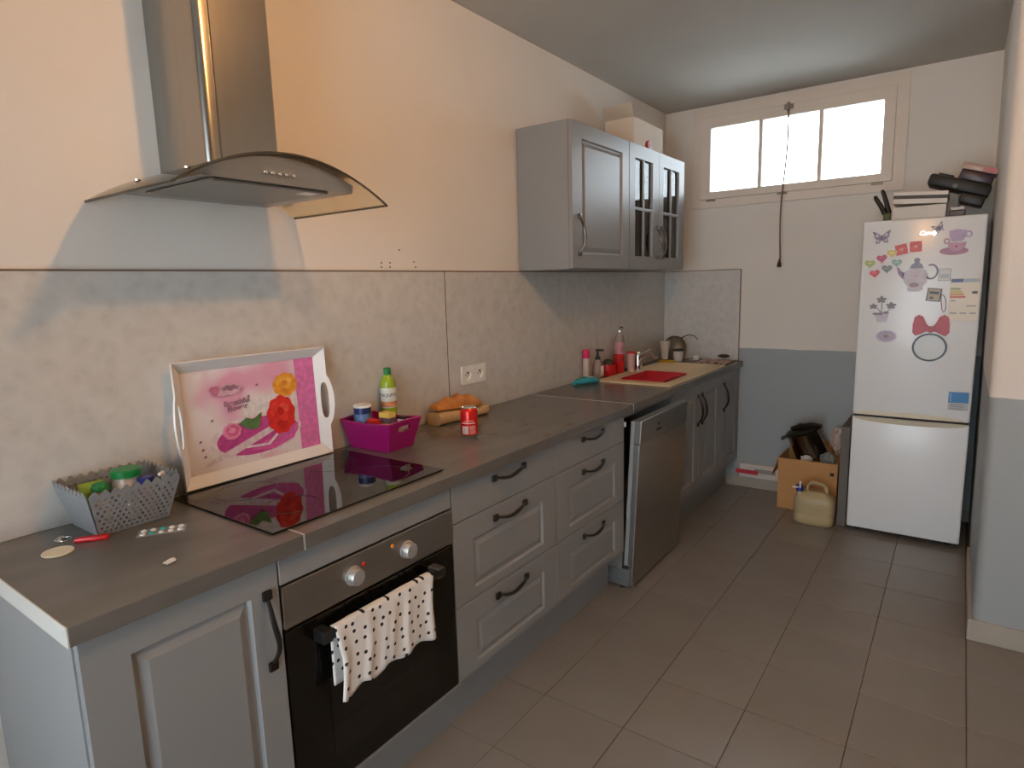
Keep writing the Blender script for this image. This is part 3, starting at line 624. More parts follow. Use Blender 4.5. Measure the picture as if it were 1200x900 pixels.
# the print: flat shapes laid on the base
PL = 0.0011; layer = [0]
def pr(name, loops, cc, label=None, rough=0.28):
    layer[0] += 1
    m_ = mat('print_%d_%d_%d' % cc, cc, rough=rough, noise=0.22, nscale=55)
    o = obj('print_'+name, shape([[(fl2+u*(tw_-2*fl2), fl2+v*(th_-2*fl2)) for u, v in Lp] for Lp in loops], 0.00012, TM @ Matrix.Translation((0, 0, PL+0.00016*layer[0]))), m_, base)
    return o
def blob(cx_, cy_, rx, ry, lob=7, amp=0.08, ph=0.0, n=48): return [(cx_+rx*(1+amp*math.sin(lob*a+ph))*math.cos(a), cy_+ry*(1+amp*math.sin(lob*a+ph))*math.sin(a)) for a in [2*math.pi*k/n for k in range(n)]]
pr('strip', [[(0.835, 0), (1, 0), (1, 1), (0.835, 1)]], (222, 122, 184))
pr('cloth', [[(0.42, 0.62), (0.83, 0.70), (0.83, 0.40), (0.55, 0.42), (0.40, 0.50)]], (226, 220, 222))
pr('plate_rim', [blob(0.50, 0.27, 0.345, 0.215, 2, 0.02)], (228, 214, 222))
pr('plate', [blob(0.51, 0.265, 0.31, 0.185, 2, 0.02)], (196, 74, 150))
pr('plate_shade', [[(0.42, 0.13), (0.62, 0.09), (0.78, 0.16), (0.83, 0.32), (0.70, 0.26)]], (214, 96, 168))  # paler shade printed across the pictured plate
pr('knife', [[(0.10, 0.06), (0.30, 0.11), (0.66, 0.30), (0.62, 0.345), (0.30, 0.19), (0.12, 0.10)]], (222, 206, 214))
pr('fork', [[(0.40, 0.16), (0.58, 0.14), (0.70, 0.28), (0.68, 0.29), (0.57, 0.165), (0.41, 0.18)]], (226, 220, 226))
for cx_, cy_, rx, ry, pal, nm in ((0.745, 0.735, 0.098, 0.125, ((230, 156, 48), (240, 176, 66), (224, 138, 40), (246, 190, 84)), 'orange'), (0.690, 0.430, 0.112, 0.200, ((222, 48, 42), (234, 66, 54), (204, 36, 36), (240, 84, 66)), 'red')):
    pr(nm+'_rose', [blob(cx_, cy_, rx, ry, 9, 0.05)], pal[0])
    for q in range(7):
        a = q*2.4; rr = 0.55*(1-q/9); pr(nm+'_petal', [blob(cx_+rx*rr*math.cos(a), cy_+ry*rr*math.sin(a), rx*(0.42-0.03*q), ry*(0.40-0.03*q), 3, 0.10, a)], pal[q % 4])
pr('leaf', [[(0.36, 0.42), (0.42, 0.47), (0.47, 0.44), (0.54, 0.50), (0.52, 0.40), (0.50, 0.34), (0.44, 0.34), (0.40, 0.38)]], (92, 128, 76))
pr('pink_rose', [blob(0.31, 0.36, 0.065, 0.08, 8, 0.05)], (230, 140, 178)); pr('pink_petal', [blob(0.315, 0.365, 0.045, 0.055, 5, 0.08)], (214, 96, 146)); pr('pink_petal', [blob(0.31, 0.37, 0.025, 0.03, 4, 0.1)], (234, 150, 184))
pr('ornament', [blob(0.30, 0.77, 0.11, 0.055, 9, 0.16)], (214, 172, 186)); pr('ornament', [blob(0.33, 0.79, 0.06, 0.025, 7, 0.2)], (150, 108, 124)); pr('petal', [blob(0.22, 0.78, 0.035, 0.05, 3, 0.1)], (196, 120, 146))
M_INK = mat('print_ink', (158, 116, 134), rough=0.4)
for s_, v in (('Breathful', 0.640), ('Flower', 0.585)):
    obj('print_lettering', text(s_, 0.023, 0.00015, TM @ Matrix.Translation((fl2+0.365*(tw_-2*fl2), fl2+v*(th_-2*fl2), 0.0052)) @ Matrix.Rotation(math.radians(3), 4, 'Z'), bold=0.0006), M_INK, base)
for u, v in ((0.09, 0.32), (0.10, 0.24), (0.11, 0.17), (0.52, 0.78), (0.45, 0.68), (0.18, 0.50)): pr('dot', [blob(u, v, 0.010, 0.012, 2, 0.2, n=12)], (150, 104, 128))

# ------------------------------------------------------------------ grey lace basket with its contents
M_LACE = mat('grey_lace_plastic', (132, 134, 136), rough=0.55)
bk = thing('lace_basket', 'grey plastic basket with cut-out holes and zigzag rim near the tray', 'basket', (0.11, 0.275, ZT))
tb = [(0.014, 0.172), (0.209, 0.172), (0.209, 0.378), (0.014, 0.378)]; bb_ = [(0.030, 0.196), (0.176, 0.196), (0.176, 0.356), (0.030, 0.356)]
zt_ = ZT+0.108
for i in range(4):
    j = (i+1) % 4
    p0 = Vector((*bb_[i], ZT+0.002)); p1 = Vector((*bb_[j], ZT+0.002)); q0 = Vector((*tb[i], zt_)); q1 = Vector((*tb[j], zt_))
    lb = (p1-p0).length; lt_ = (q1-q0).length; vd = (q0+q1)/2-(p0+p1)/2; hh = vd.length; ex = (lt_-lb)/2
    m_ = frame_mtx(p0, p1-p0, vd)
    prof = [(0, 0), (lb, 0), (lb+ex, hh)]; nz_ = 9
    for k in range(nz_):
        u = lb+ex - lt_*(k+0.5)/nz_; prof += [(u+lt_/nz_*0.08, hh+0.013), (u-lt_/nz_*0.08, hh+0.013), (lb+ex-lt_*(k+1)/nz_, hh)]
    holes = []
    rows_ = 9; 
    if i in (1, 3):
        for r_ in range(rows_):
            v = 0.010+(hh-0.022)*r_/(rows_-1)*1.0; wd = lb+2*ex*v/hh; x0 = -ex*v/hh; nc = 14
            for c_ in range(nc):
                u = x0+wd*(c_+0.5+(0.25 if r_ % 2 else -0.25))/nc
                if u < x0+0.006 or u > x0+wd-0.006: continue
                a_, b2 = 0.0037, 0.0043; holes.append([(u-a_, v), (u, v+b2), (u+a_, v), (u, v-b2)])
    elif i in (0, 2):
        for c_ in range(9):
            u = -ex+lt_*(c_+0.5)/9; holes.append([(u-0.003, hh-0.002), (u, hh+0.003), (u+0.003, hh-0.002), (u, hh-0.007)])
    obj('lace_side', shape([prof]+holes, 0.0018, m_), M_LACE, bk)
obj('basket_floor', B(0.030, 0.176, 0.196, 0.356, ZT+0.0005, ZT+0.0025), M_LACE, bk)
def jar(name, label, cat, x, y, z, r, hgt, capr, caph, mj, mc, dome=False):
    g_ = thing(name, label, cat, (x, y, z))
    obj('jar_body', lathe(bmesh.new(), (x, y, z), [(r*0.9, 0), (r, 0.004), (r, hgt*0.85), (r*0.8, hgt), (0.001, hgt)], 24), mj, g_, 40)
    if dome: pf = [(capr, 0), (capr, caph*0.4), (capr*0.8, caph*0.8), (capr*0.4, caph), (0.001, caph*1.02)]
    else: pf = [(capr, 0), (capr, caph-0.003), (capr-0.003, caph), (0.001, caph)]
    obj('lid', lathe(bmesh.new(), (x, y, z+hgt+0.0002), pf, 28), mc, g_, 40)
M_GREENL = mat('green_lid', (24, 128, 62), rough=0.35); M_BLUEL = mat('blue_lid', (34, 38, 120), rough=0.35)
M_JARG = mat('pale_jar', (196, 180, 164), rough=0.25); M_SPICE = mat('spice_red', (176, 104, 92), rough=0.5)
zf = ZT+0.0028
jar('spice_jar', 'jar with a wide flat green lid standing in the lace basket', 'jar', 0.098, 0.300, zf, 0.033, 0.108, 0.0345, 0.019, M_JARG, M_GREENL)
jar('spice_jar', 'small jar with a domed green cap in the lace basket', 'jar', 0.106, 0.236, zf, 0.019, 0.090, 0.0205, 0.019, mat('jar_beige', (206, 176, 146), rough=0.3), M_GREENL, True)
jar('spice_jar', 'jar with a dark blue cap in the lace basket', 'jar', 0.150, 0.322, zf, 0.0185, 0.088, 0.020, 0.020, M_SPICE, M_BLUEL)
def packet(name, label, cat, c, size, rz, tiltx, m_, jit=0.004):
    b = bmesh.new(); bmesh.ops.create_grid(b, x_segments=8, y_segments=8, size=0.5)
    top = []
    for v in b.verts:
        e = (1-(2*v.co.x)**4)*(1-(2*v.co.y)**4); v.co = Vector((v.co.x*size[0], v.co.y*size[1], size[2]*0.5*e + random.uniform(-jit, jit)*e))
    g_ = bmesh.ops.duplicate(b, geom=b.verts[:]+b.edges[:]+b.faces[:])
    for v in [q for q in g_['geom'] if isinstance(q, bmesh.types.BMVert)]: v.co.z = -v.co.z*0.6-0.0004
    M_ = Matrix.Translation(c) @ Matrix.Rotation(math.radians(rz), 4, 'Z') @ Matrix.Rotation(math.radians(tiltx), 4, 'X')
    return tag(obj(name, merge(bmesh.new(), b, M_), m_, None, 60), label, cat)
packet('seasoning_sachet', 'bright green sachet poking out of the lace basket', 'sachet', (0.066, 0.236, ZT+0.058), (0.058, 0.098, 0.010), 90, 68, mat('lime_foil', (128, 176, 58), rough=0.35, noise=0.15, nscale=30))
packet('foil_sachet', 'silver foil sachet lying inside the lace basket', 'sachet', (0.150, 0.262, ZT+0.042), (0.050, 0.066, 0.012), 10, 80, mat('silver_foil', (190, 186, 190), rough=0.25, metal=0.7))
packet('foil_sachet', 'pinkish sachet lying inside the lace basket', 'sachet', (0.144, 0.218, ZT+0.035), (0.044, 0.060, 0.010), 0, 80, mat('pink_foil', (200, 150, 150), rough=0.35))
tag(obj('plastic_spoon', tube(bmesh.new(), [(0.172, 0.343, ZT+0.055), (0.178, 0.350, ZT+0.095), (0.184, 0.352, ZT+0.112), (0.190, 0.346, ZT+0.120), (0.197, 0.335, ZT+0.120)], [0.003, 0.003, 0.004, 0.006, 0.004], 8), M_WHITEP, None, 60), 'white plastic spoon sticking out of the lace basket', 'spoon')

# key ring, blister pack
kr = thing('key_ring', 'red key strap with a round cream tag on the worktop', 'key ring', (0.22, 0.14, ZT))
c_ = on(68, 648, 'z', ZT)
obj('tag_disc', lathe(bmesh.new(), (c_.x, c_.y, ZT+0.0005), [(0.030, 0), (0.031, 0.002), (0.030, 0.004), (0.001, 0.004)], 32), mat('cream_tag', (222, 214, 190), rough=0.5), kr, 40)
a_ = on(88, 636, 'z', ZT); b_ = on(128, 631, 'z', ZT); dv = (b_-a_); ang = math.atan2(dv.y, dv.x)
obj('strap', B(0, dv.length, -0.009, 0.009, 0, 0.010, bev=0.003, mtx=Matrix.Translation((a_.x, a_.y, ZT+0.0006)) @ Matrix.Rotation(ang, 4, 'Z')), mat('red_strap', (206, 28, 40), rough=0.25), kr, 40)
a2 = on(76, 634, 'z', ZT); bm = bmesh.new()
tube(bm, [(a2.x+0.014*math.cos(t_), a2.y+0.014*math.sin(t_), ZT+0.004) for t_ in [2*math.pi*k/16 for k in range(17)]], 0.0018, 6); obj('split_ring', bm, M_CHROME, kr, 60)
for k in range(3): obj('chain_link', lathe(bmesh.new(), (a2.x+0.008*k-0.02, a2.y-0.006*k, ZT+0.0035), [(0.006, -0.0018), (0.008, 0), (0.006, 0.0018), (0.004, 0), (0.006, -0.0018)], 12, (0.3, 0.2*k, 1), cap=False), M_CHROME, kr, 60)
bp = thing('blister_pack', 'silver blister pack with turquoise print lying by the lace basket', 'pill pack', (0.29, 0.30, ZT))
c_ = on(190, 622, 'z', ZT); e0 = on(167, 624, 'z', ZT); e1 = on(214, 617, 'z', ZT); dv = e1-e0; ang = math.atan2(dv.y, dv.x)
BM_ = Matrix.Translation((c_.x, c_.y, ZT+0.0006)) @ Matrix.Rotation(ang, 4, 'Z')
foil = obj('foil', B(-0.052, 0.052, -0.024, 0.024, 0, 0.0008, mtx=BM_), mat('blister_foil', (188, 190, 188), rough=0.25, metal=0.6), bp)
for k in range(5):
    for s in (-1, 1):
        bm = bmesh.new(); ell(bm, BM_ @ Vector((-0.040+0.020*k, s*0.011, 0.0012)), (0.0075, 0.0070, 0.0045), 12, 8); obj('pill_bubble', bm, mat('bubble_teal', (40, 150, 140), rough=0.2) if (k+s) % 3 == 0 and k < 3 else mat('bubble_silver', (214, 218, 216), rough=0.15, metal=0.4), foil, 60)

c_ = on(199, 660, 'z', ZT); b = bmesh.new(); bmesh.ops.create_icosphere(b, subdivisions=2, radius=1); rn = random.Random(9)
for v in b.verts: k_ = 1+rn.uniform(-0.3, 0.3); v.co = Vector((v.co.x*0.010*k_, v.co.y*0.015*k_, v.co.z*0.003*k_))
tag(obj('paper_crumb', merge(bmesh.new(), b, Matrix.Translation((c_.x, c_.y, ZT+0.0042)) @ Matrix.Rotation(0.5, 4, 'Z')), mat('white_scrap', (222, 222, 220), rough=0.6), None), 'tiny white scrap on the worktop before the blister pack', 'scrap')

# ------------------------------------------------------------------ magenta basket and contents
M_MAG = mat('magenta_plastic', (158, 22, 104), rough=0.3)
mb = thing('magenta_basket', 'magenta plastic basket with handle slots between tray and bread', 'basket', (0.13, 1.135, ZT))
tb = [(0.014, 1.046), (0.246, 1.062), (0.240, 1.222), (0.012, 1.206)]; bb_ = [(0.040, 1.064), (0.218, 1.076), (0.212, 1.200), (0.036, 1.188)]; zt_ = ZT+0.103
for i in range(4):
    j = (i+1) % 4
    p0 = Vector((*bb_[i], ZT+0.002)); p1 = Vector((*bb_[j], ZT+0.002)); q0 = Vector((*tb[i], zt_)); q1 = Vector((*tb[j], zt_))
    lb = (p1-p0).length; lt_ = (q1-q0).length; vd = (q0+q1)/2-(p0+p1)/2; hh = vd.length; ex = (lt_-lb)/2; m_ = frame_mtx(p0, p1-p0, vd)
    dip = 0.006 if i in (0, 2) else -0.004
    prof = [(0, 0), (lb, 0), (lb+ex, hh)] + [(lb+ex-lt_*k/8, hh-dip*math.sin(math.pi*k/8)) for k in range(1, 8)] + [(-ex, hh)]
    slot = [(lb/2+0.034*math.copysign(abs(math.cos(a))**0.6, math.cos(a)), hh-0.026+0.011*math.copysign(abs(math.sin(a))**0.7, math.sin(a))) for a in [2*math.pi*k/24 for k in range(24)]]
    obj('basket_side', shape([prof]+([slot] if i in (1, 3) else []), 0.0025, m_), M_MAG, mb)
    tube(bm2 := bmesh.new(), [m_ @ Vector((lb+ex-lt_*k/8, hh-dip*math.sin(math.pi*k/8), 0.0)) for k in range(9)], 0.0042, 8); obj('rim', bm2, M_MAG, mb, 60)
obj('basket_floor', B(0.040, 0.214, 1.076, 1.188, ZT+0.0005, ZT+0.003), M_MAG, mb)
# salt canister
zf = ZT+0.0034
g_ = thing('canister', 'dark blue round canister with a white lid in the magenta basket', 'canister', (0.070, 1.100, zf))
obj('can_body', lathe(bmesh.new(), (0.070, 1.100, zf), [(0.030, 0), (0.031, 0.002), (0.031, 0.142), (0.001, 0.142)], 28), mat('navy_label', (30, 48, 104), rough=0.35), g_, 40)
obj('label_panel', lathe(bmesh.new(), (0.070, 1.100, zf+0.090), [(0.0314, 0), (0.0314, 0.03)], 28, cap=False), mat('navy_label_pale', (92, 122, 168), rough=0.35, noise=0.5, nscale=60), g_, 40)
obj('lid', lathe(bmesh.new(), (0.070, 1.100, zf+0.1422), [(0.032, 0), (0.032, 0.007), (0.030, 0.009), (0.027, 0.007), (0.001, 0.007)], 28), M_WHITEP, g_, 40)
# juice bottle
zj = ZT+0.0005
bx, by = 0.050, 1.247
g_ = thing('lemon_bottle', 'green-capped bottle of yellow-green juice with white label behind the magenta basket', 'bottle', (bx, by, zj))
m_ = mat('yellow_green_plastic', (150, 176, 44), rough=0.2, noise=0.12, nscale=25)
obj('bottle_body', lathe(bmesh.new(), (bx, by, zj), [(0.026, 0), (0.029, 0.004), (0.029, 0.20), (0.027, 0.218), (0.020, 0.233), (0.013, 0.242), (0.012, 0.25), (0.001, 0.25)], 30), m_, g_, 40)
obj('cap', lathe(bmesh.new(), (bx, by, zj+0.241), [(0.0138, 0), (0.0142, 0.002), (0.0138, 0.024), (0.012, 0.026), (0.001, 0.026)], 24), mat('green_cap', (30, 128, 66), rough=0.4), g_, 40)
lb_ = obj('label', lathe(bmesh.new(), (bx, by, zj+0.118), [(0.0293, 0), (0.0296, 0.001), (0.0296, 0.074), (0.0293, 0.075)], 30, cap=False), mat('bottle_label', (214, 218, 208), rough=0.4), g_, 40)
obj('fruit_print', lathe(bmesh.new(), (bx, by, zj+0.122), [(0.0299, 0), (0.0299, 0.020)], 30, cap=False), mat('fruit_print', (196, 130, 84), rough=0.4, noise=0.5, nscale=45), lb_, 40)
def wraptext(s, cx_, cy_, cz_, r, facing, size, m_, parent, name='lettering'):
    bm = text(s, size, 0.0002, Matrix(), bold=0.0002)
    for v in bm.verts:
        a = facing + v.co.x/r; rr = r+v.co.z; v.co = Vector((cx_+rr*math.cos(a), cy_+rr*math.sin(a), cz_+v.co.y))
    bmesh.ops.recalc_face_normals(bm, faces=bm.faces); return obj(name, bm, m_, parent)
face = math.atan2(CAM.y-by, CAM.x-bx)
wraptext('PAQUITO', bx, by, zj+0.166, 0.0299, face, 0.0165, mat('label_ink', (38, 52, 96), rough=0.5), lb_)
# small boxes
def carton(name, label, c, size, rz, m_, band=None):
    M_ = Matrix.Translation(c) @ Matrix.Rotation(math.radians(rz), 4, 'Z')
    g_ = thing(name, label, 'box', c); obj('box_body', B(-size[0]/2, size[0]/2, -size[1]/2, size[1]/2, 0, size[2], bev=0.001, seg=1, mtx=M_), m_, g_)
    if band: obj('printed_band', B(-size[0]/2-0.0004, size[0]/2+0.0004, -size[1]/2-0.0004, size[1]/2+0.0004, size[2]*band[0], size[2]*band[1], mtx=M_), band[2], g_)
carton('spice_box', 'small yellow box in the magenta basket', (0.156, 1.137, zf), (0.050, 0.034, 0.124), 4, mat('yellow_card', (222, 190, 92), rough=0.5, noise=0.2, nscale=30), (0.70, 0.86, mat('yellow_dark_print', (96, 80, 92), rough=0.5, noise=0.5, nscale=70)))
carton('white_box', 'white box with a dark top in the magenta basket', (0.193, 1.176, zf), (0.030, 0.024, 0.104), 4, mat('white_card', (220, 216, 212), rough=0.5), (0.94, 1.004, M_BLACK))
carton('red_box', 'small red box in the magenta basket', (0.131, 1.096, zf), (0.050, 0.022, 0.104), 4, mat('red_card', (204, 44, 40), rough=0.5))

# ------------------------------------------------------------------ bread in its paper bag
M_BAG = mat('kraft_paper', (196, 158, 112), rough=0.8, noise=0.12, nscale=18, bump=0.5, bscale=30)
def sweep(sections):
    """closed skin through lists of points of equal count"""
    b = bmesh.new(); R = [[b.verts.new(p) for p in S] for S in sections]; n = len(R[0])
    for A, C_ in zip(R, R[1:]):
        for i in range(n): b.faces.new((A[i], A[(i+1) % n], C_[(i+1) % n], C_[i]))
    b.faces.new(R[0]); b.faces.new(R[-1]); return merge(bmesh.new(), b)
secs = []
rnd = random.Random(3)
for k in range(15):
    t_ = k/14; y = 1.475+0.30*t_; cx_ = 0.062+0.018*t_; hh = 0.056*(1-0.35*t_)+0.003*rnd.uniform(-1, 1); ww = 0.040*(1-0.1*t_)
    secs.append([(cx_+ww*math.copysign(abs(math.cos(a))**0.55, math.cos(a))+rnd.uniform(-1, 1)*0.0012, y+rnd.uniform(-1, 1)*0.002, ZT+0.001+max(0, hh/2+hh/2*math.copysign(abs(math.sin(a))**0.55, math.sin(a))+rnd.uniform(-1, 1)*0.0012)) for a in [2*math.pi*i/18 for i in range(18)]])
tag(obj('paper_bag', sweep(secs), M_BAG, None, 40), 'crumpled brown paper bread bag lying between magenta basket and can', 'paper bag')
secs = []
for k in range(23):
    t_ = k/22; y = 1.480+0.290*t_; cx_ = 0.056+0.022*t_; e = min(1.0, 0.72+t_*2.2)*min(1.0, (1-t_)*5+0.15); hh = (0.022+0.030*math.sin(math.pi*min(1, t_*0.85+0.05))**1.5)*e
    br = 1+0.10*math.sin(t_*29)+0.06*math.sin(t_*53); zb_ = ZT+0.0635-0.020*t_
    secs.append([(cx_+0.036*e*math.cos(a), y+0.004*math.sin(a*3), zb_+max(0, hh*br*(abs(math.sin(a))**0.7 if math.sin(a) > 0 else 0))) for a in [2*math.pi*i/18 for i in range(18)]])
tag(obj('baguette', sweep(secs), mat('bread_crust', (190, 120, 50), rough=0.6, noise=0.25, nscale=22, bump=0.5, bscale=40), None, 50), 'golden crusty bread lying on its brown paper bag', 'bread')

# ------------------------------------------------------------------ drink can
cx_, cy_ = 0.316, 1.398
g_ = thing('drink_can', 'red soft drink can standing alone on the worktop', 'can', (cx_, cy_, ZT))
mc = mat('can_red', (206, 34, 30), rough=0.25, metal=0.3)
obj('can_body', lathe(bmesh.new(), (cx_, cy_, ZT+0.0005), [(0.024, 0), (0.031, 0.008), (0.033, 0.013), (0.033, 0.100), (0.0305, 0.106), (0.027, 0.112)], 36, cap=False), mc, g_, 40)
obj('can_end', lathe(bmesh.new(), (cx_, cy_, ZT+0.1122), [(0.027, 0), (0.0275, 0.002), (0.0265, 0.0035), (0.024, 0.0005), (0.001, 0.0005)], 32), M_CHROME, g_, 40)
obj('can_base', lathe(bmesh.new(), (cx_, cy_, ZT+0.0002), [(0.0245, 0.0002), (0.0315, 0.0085), (0.0335, 0.0128), (0.0335, 0.0140), (0.0325, 0.0142)], 32, cap=False), M_CHROME, g_, 40)
face = math.atan2(CAM.y-cy_, CAM.x-cx_)
M_CANW = mat('can_white_print', (226, 214, 208), rough=0.35)
def patch(a0, a1, z0, z1, r, m_, parent, name):
    b = bmesh.new(); n = 8; A = [b.verts.new((cx_+r*math.cos(a0+(a1-a0)*k/n), cy_+r*math.sin(a0+(a1-a0)*k/n), z0)) for k in range(n+1)]; C_ = [b.verts.new((v.co.x, v.co.y, z1)) for v in A]
    for k in range(n): b.faces.new((A[k], A[k+1], C_[k+1], C_[k]))
    return obj(name, merge(bmesh.new(), b), m_, parent, 60)
patch(face-0.95, face-0.12, ZT+0.018, ZT+0.048, 0.03325, mat('can_small_print', (196, 170, 166), rough=0.4, noise=0.4, nscale=90), g_, 'ingredients_print')
patch(face+0.02, face+0.75, ZT+0.018, ZT+0.050, 0.03325, mat('can_small_print2', (208, 120, 112), rough=0.4, noise=0.45, nscale=90), g_, 'ingredients_print')
patch(face-0.9, face+0.7, ZT+0.0575, ZT+0.0605, 0.03325, M_CANW, g_, 'white_stripe'); patch(face-0.6, face+0.5, ZT+0.066, ZT+0.070, 0.03325, mat('can_pale_print', (222, 130, 120), rough=0.4), g_, 'white_stripe')

# ------------------------------------------------------------------ sink and things around it
M_SINK = mat('beige_composite', (226, 206, 168), rough=0.4, noise=0.04, nscale=30)
sk = thing('kitchen_sink', 'beige composite sink with one bowl and ribbed drainer', 'sink', (0.34, 3.26, 0.74))
bm = bmesh.new(); zs = ZT+0.0085
ring(bm, RZ(ZT+0.0006, 0.105, 0.552, 2.792, 3.748), RZ(zs, 0.109, 0.548, 2.796, 3.744), RZ(zs, 0.196, 0.492, 2.880, 3.272), RZ(ZT+0.0006, 0.198, 0.490, 2.882, 3.270)); obj('rim_plate', bm, M_SINK, sk)
bm = bmesh.new(); ring(bm, RZ(zs-0.001, 0.194, 0.494, 2.878, 3.274), RZ(0.745, 0.206, 0.482, 2.890, 3.262), RZ(0.749, 0.209, 0.479, 2.893, 3.259), RZ(zs-0.001, 0.198, 0.490, 2.882, 3.270)); rects(bm, [RZ(0.745, 0.206, 0.482, 2.890, 3.262), RZ(0.7495, 0.2085, 0.4795, 2.8925, 3.2595)]); obj('bowl', bm, M_SINK, sk)
for k in range(7): obj('drainer_rib', B(0.17, 0.46, 3.36+0.05*k, 3.368+0.05*k, zs+0.0001, zs+0.0035, bev=0.0012, seg=1), M_SINK, sk)
rt = thing('washing_up_tub', 'red plastic tub sitting in the sink bowl', 'tub', (0.345, 3.075, 0.76))
M_REDT = mat('red_tub', (196, 22, 42), rough=0.35)
bm = bmesh.new(); ring(bm, RZ(0.756, 0.24, 0.45, 2.93, 3.22), RZ(0.9135, 0.214, 0.474, 2.905, 3.252), RZ(0.9135, 0.220, 0.468, 2.911, 3.246), RZ(0.76, 0.245, 0.445, 2.935, 3.215)); rects(bm, [RZ(0.755, 0.24, 0.45, 2.93, 3.22), RZ(0.7605, 0.2445, 0.4455, 2.9345, 3.2155)]); obj('tub_body', bm, M_REDT, rt)
# tap
fa = thing('mixer_tap', 'chrome mixer tap at the back of the sink', 'tap', (0.142, 3.292, zs))
obj('tap_body', lathe(bmesh.new(), (0.142, 3.292, zs+0.0003), [(0.030, 0), (0.030, 0.006), (0.026, 0.01), (0.0255, 0.105), (0.021, 0.116), (0.001, 0.118)], 24), M_CHROME, fa, 40)
obj('spout', tube(bmesh.new(), [(0.150, 3.283, zs+0.07), (0.20, 3.270, zs+0.098), (0.255, 3.255, zs+0.104), (0.285, 3.247, zs+0.088)], [0.013, 0.012, 0.011, 0.011], 12), M_CHROME, fa, 50)
obj('lever', tube(bmesh.new(), [(0.150, 3.298, zs+0.100), (0.172, 3.318, zs+0.112), (0.196, 3.342, zs+0.128)], [0.010, 0.010, 0.012], 10), M_CHROME, fa, 50)
# teal sponge pack
tp = thing('sponge_pack', 'crumpled turquoise pack lying on the worktop before the sink', 'pack', (0.085, 2.70, ZT))
rnd = random.Random(5); secs = []
for k in range(11):
    t_ = k/10; e = math.sin(math.pi*(0.06+0.88*t_))**0.4; p = Vector((0.058+0.075*t_, 2.625+0.145*t_, 0))
    secs.append([(p.x+0.030*e*math.cos(a)+rnd.uniform(-1, 1)*0.003, p.y-0.024*e*math.cos(a)*0.6, ZT+0.001+max(0, 0.019*e+0.019*e*math.sin(a)+rnd.uniform(-1, 1)*0.003)) for a in [2*math.pi*i/14 for i in range(14)]])
obj('wrapper', sweep(secs), mat('turquoise_wrap', (52, 160, 172), rough=0.25, noise=0.25, nscale=18), tp, 50)
obj('white_label', B(-0.02, 0.022, -0.013, 0.013, 0, 0.002, mtx=Matrix.Translation((0.110, 2.715, ZT+0.0385)) @ Matrix.Rotation(0.9, 4, 'Z')), mat('pack_label', (190, 214, 218), rough=0.3), tp)
# pink-capped bottle
g_ = thing('spray_can', 'slim white bottle with a bright pink cap by the splashback', 'bottle', (0.040, 2.80, ZT))
obj('bottle_body', lathe(bmesh.new(), (0.040, 2.80, ZT+0.0005), [(0.019, 0), (0.020, 0.003), (0.020, 0.125), (0.016, 0.132), (0.001, 0.132)], 22), mat('pale_pink_bottle', (206, 190, 184), rough=0.35), g_, 40)
obj('cap', lathe(bmesh.new(), (0.040, 2.80, ZT+0.1328), [(0.021, 0), (0.022, 0.003), (0.021, 0.044), (0.014, 0.051), (0.001, 0.052)], 22), mat('hot_pink', (222, 48, 104), rough=0.35), g_, 40)
# pump dispenser
g_ = thing('soap_dispenser', 'clear soap dispenser with a black pump by the splashback', 'dispenser', (0.070, 2.885, ZT))
obj('bottle_body', lathe(bmesh.new(), (0.070, 2.885, ZT+0.0005), [(0.030, 0), (0.032, 0.004), (0.030, 0.08), (0.022, 0.105), (0.013, 0.115), (0.001, 0.115)], 24), mat('clear_pinkish', (176, 156, 146), rough=0.15, alpha=0.55), g_, 40)
obj('label', B(0.0995, 0.1005, 2.868, 2.902, ZT+0.02, ZT+0.08), M_WHITEP, g_)
obj('pump_collar', lathe(bmesh.new(), (0.070, 2.885, ZT+0.116), [(0.016, 0), (0.016, 0.016), (0.008, 0.02), (0.006, 0.05), (0.001, 0.05)], 18), M_BLACK, g_, 40)
obj('pump_head', B(0.060, 0.108, 2.877, 2.893, ZT+0.166, ZT+0.178, bev=0.003), M_BLACK, g_)
# red pot with sponge
M_REDP = mat('red_pot', (200, 26, 36), rough=0.3)
g_ = thing('red_pot', 'round red pot beside the soap dispenser', 'pot', (0.062, 3.03, ZT))
bm = bmesh.new(); lathe(bm, (0.062, 3.03, ZT+0.0005), [(0.036, 0), (0.047, 0.012), (0.050, 0.04), (0.047, 0.072), (0.044, 0.072), (0.042, 0.04), (0.036, 0.008), (0.001, 0.006)], 28); obj('pot_body', bm, M_REDP, g_, 40)
bm = bmesh.new(); ell(bm, (0.062, 3.03, ZT+0.074), (0.034, 0.034, 0.028), 18, 12, jit=0.06); tag(obj('scouring_pad', bm, mat('dark_scourer', (70, 70, 62), rough=0.9), None, 60), 'dark scouring pad stuffed in the round red pot', 'scourer')
g_ = thing('red_cup', 'tall red cup between the red pot and the tumbler', 'cup', (0.084, 3.135, ZT)); obj('cup_body', lathe(bmesh.new(), (0.084, 3.135, ZT+0.0005), [(0.028, 0), (0.030, 0.004), (0.036, 0.118), (0.033, 0.118), (0.027, 0.006), (0.001, 0.005)], 26), M_REDP, g_, 40)
obj('cup_print', lathe(bmesh.new(), (0.084, 3.135, ZT+0.085), [(0.0348, 0), (0.0356, 0.012)], 26, cap=False), mat('dark_red_print', (150, 40, 36), rough=0.4, noise=0.4, nscale=60), g_, 40)
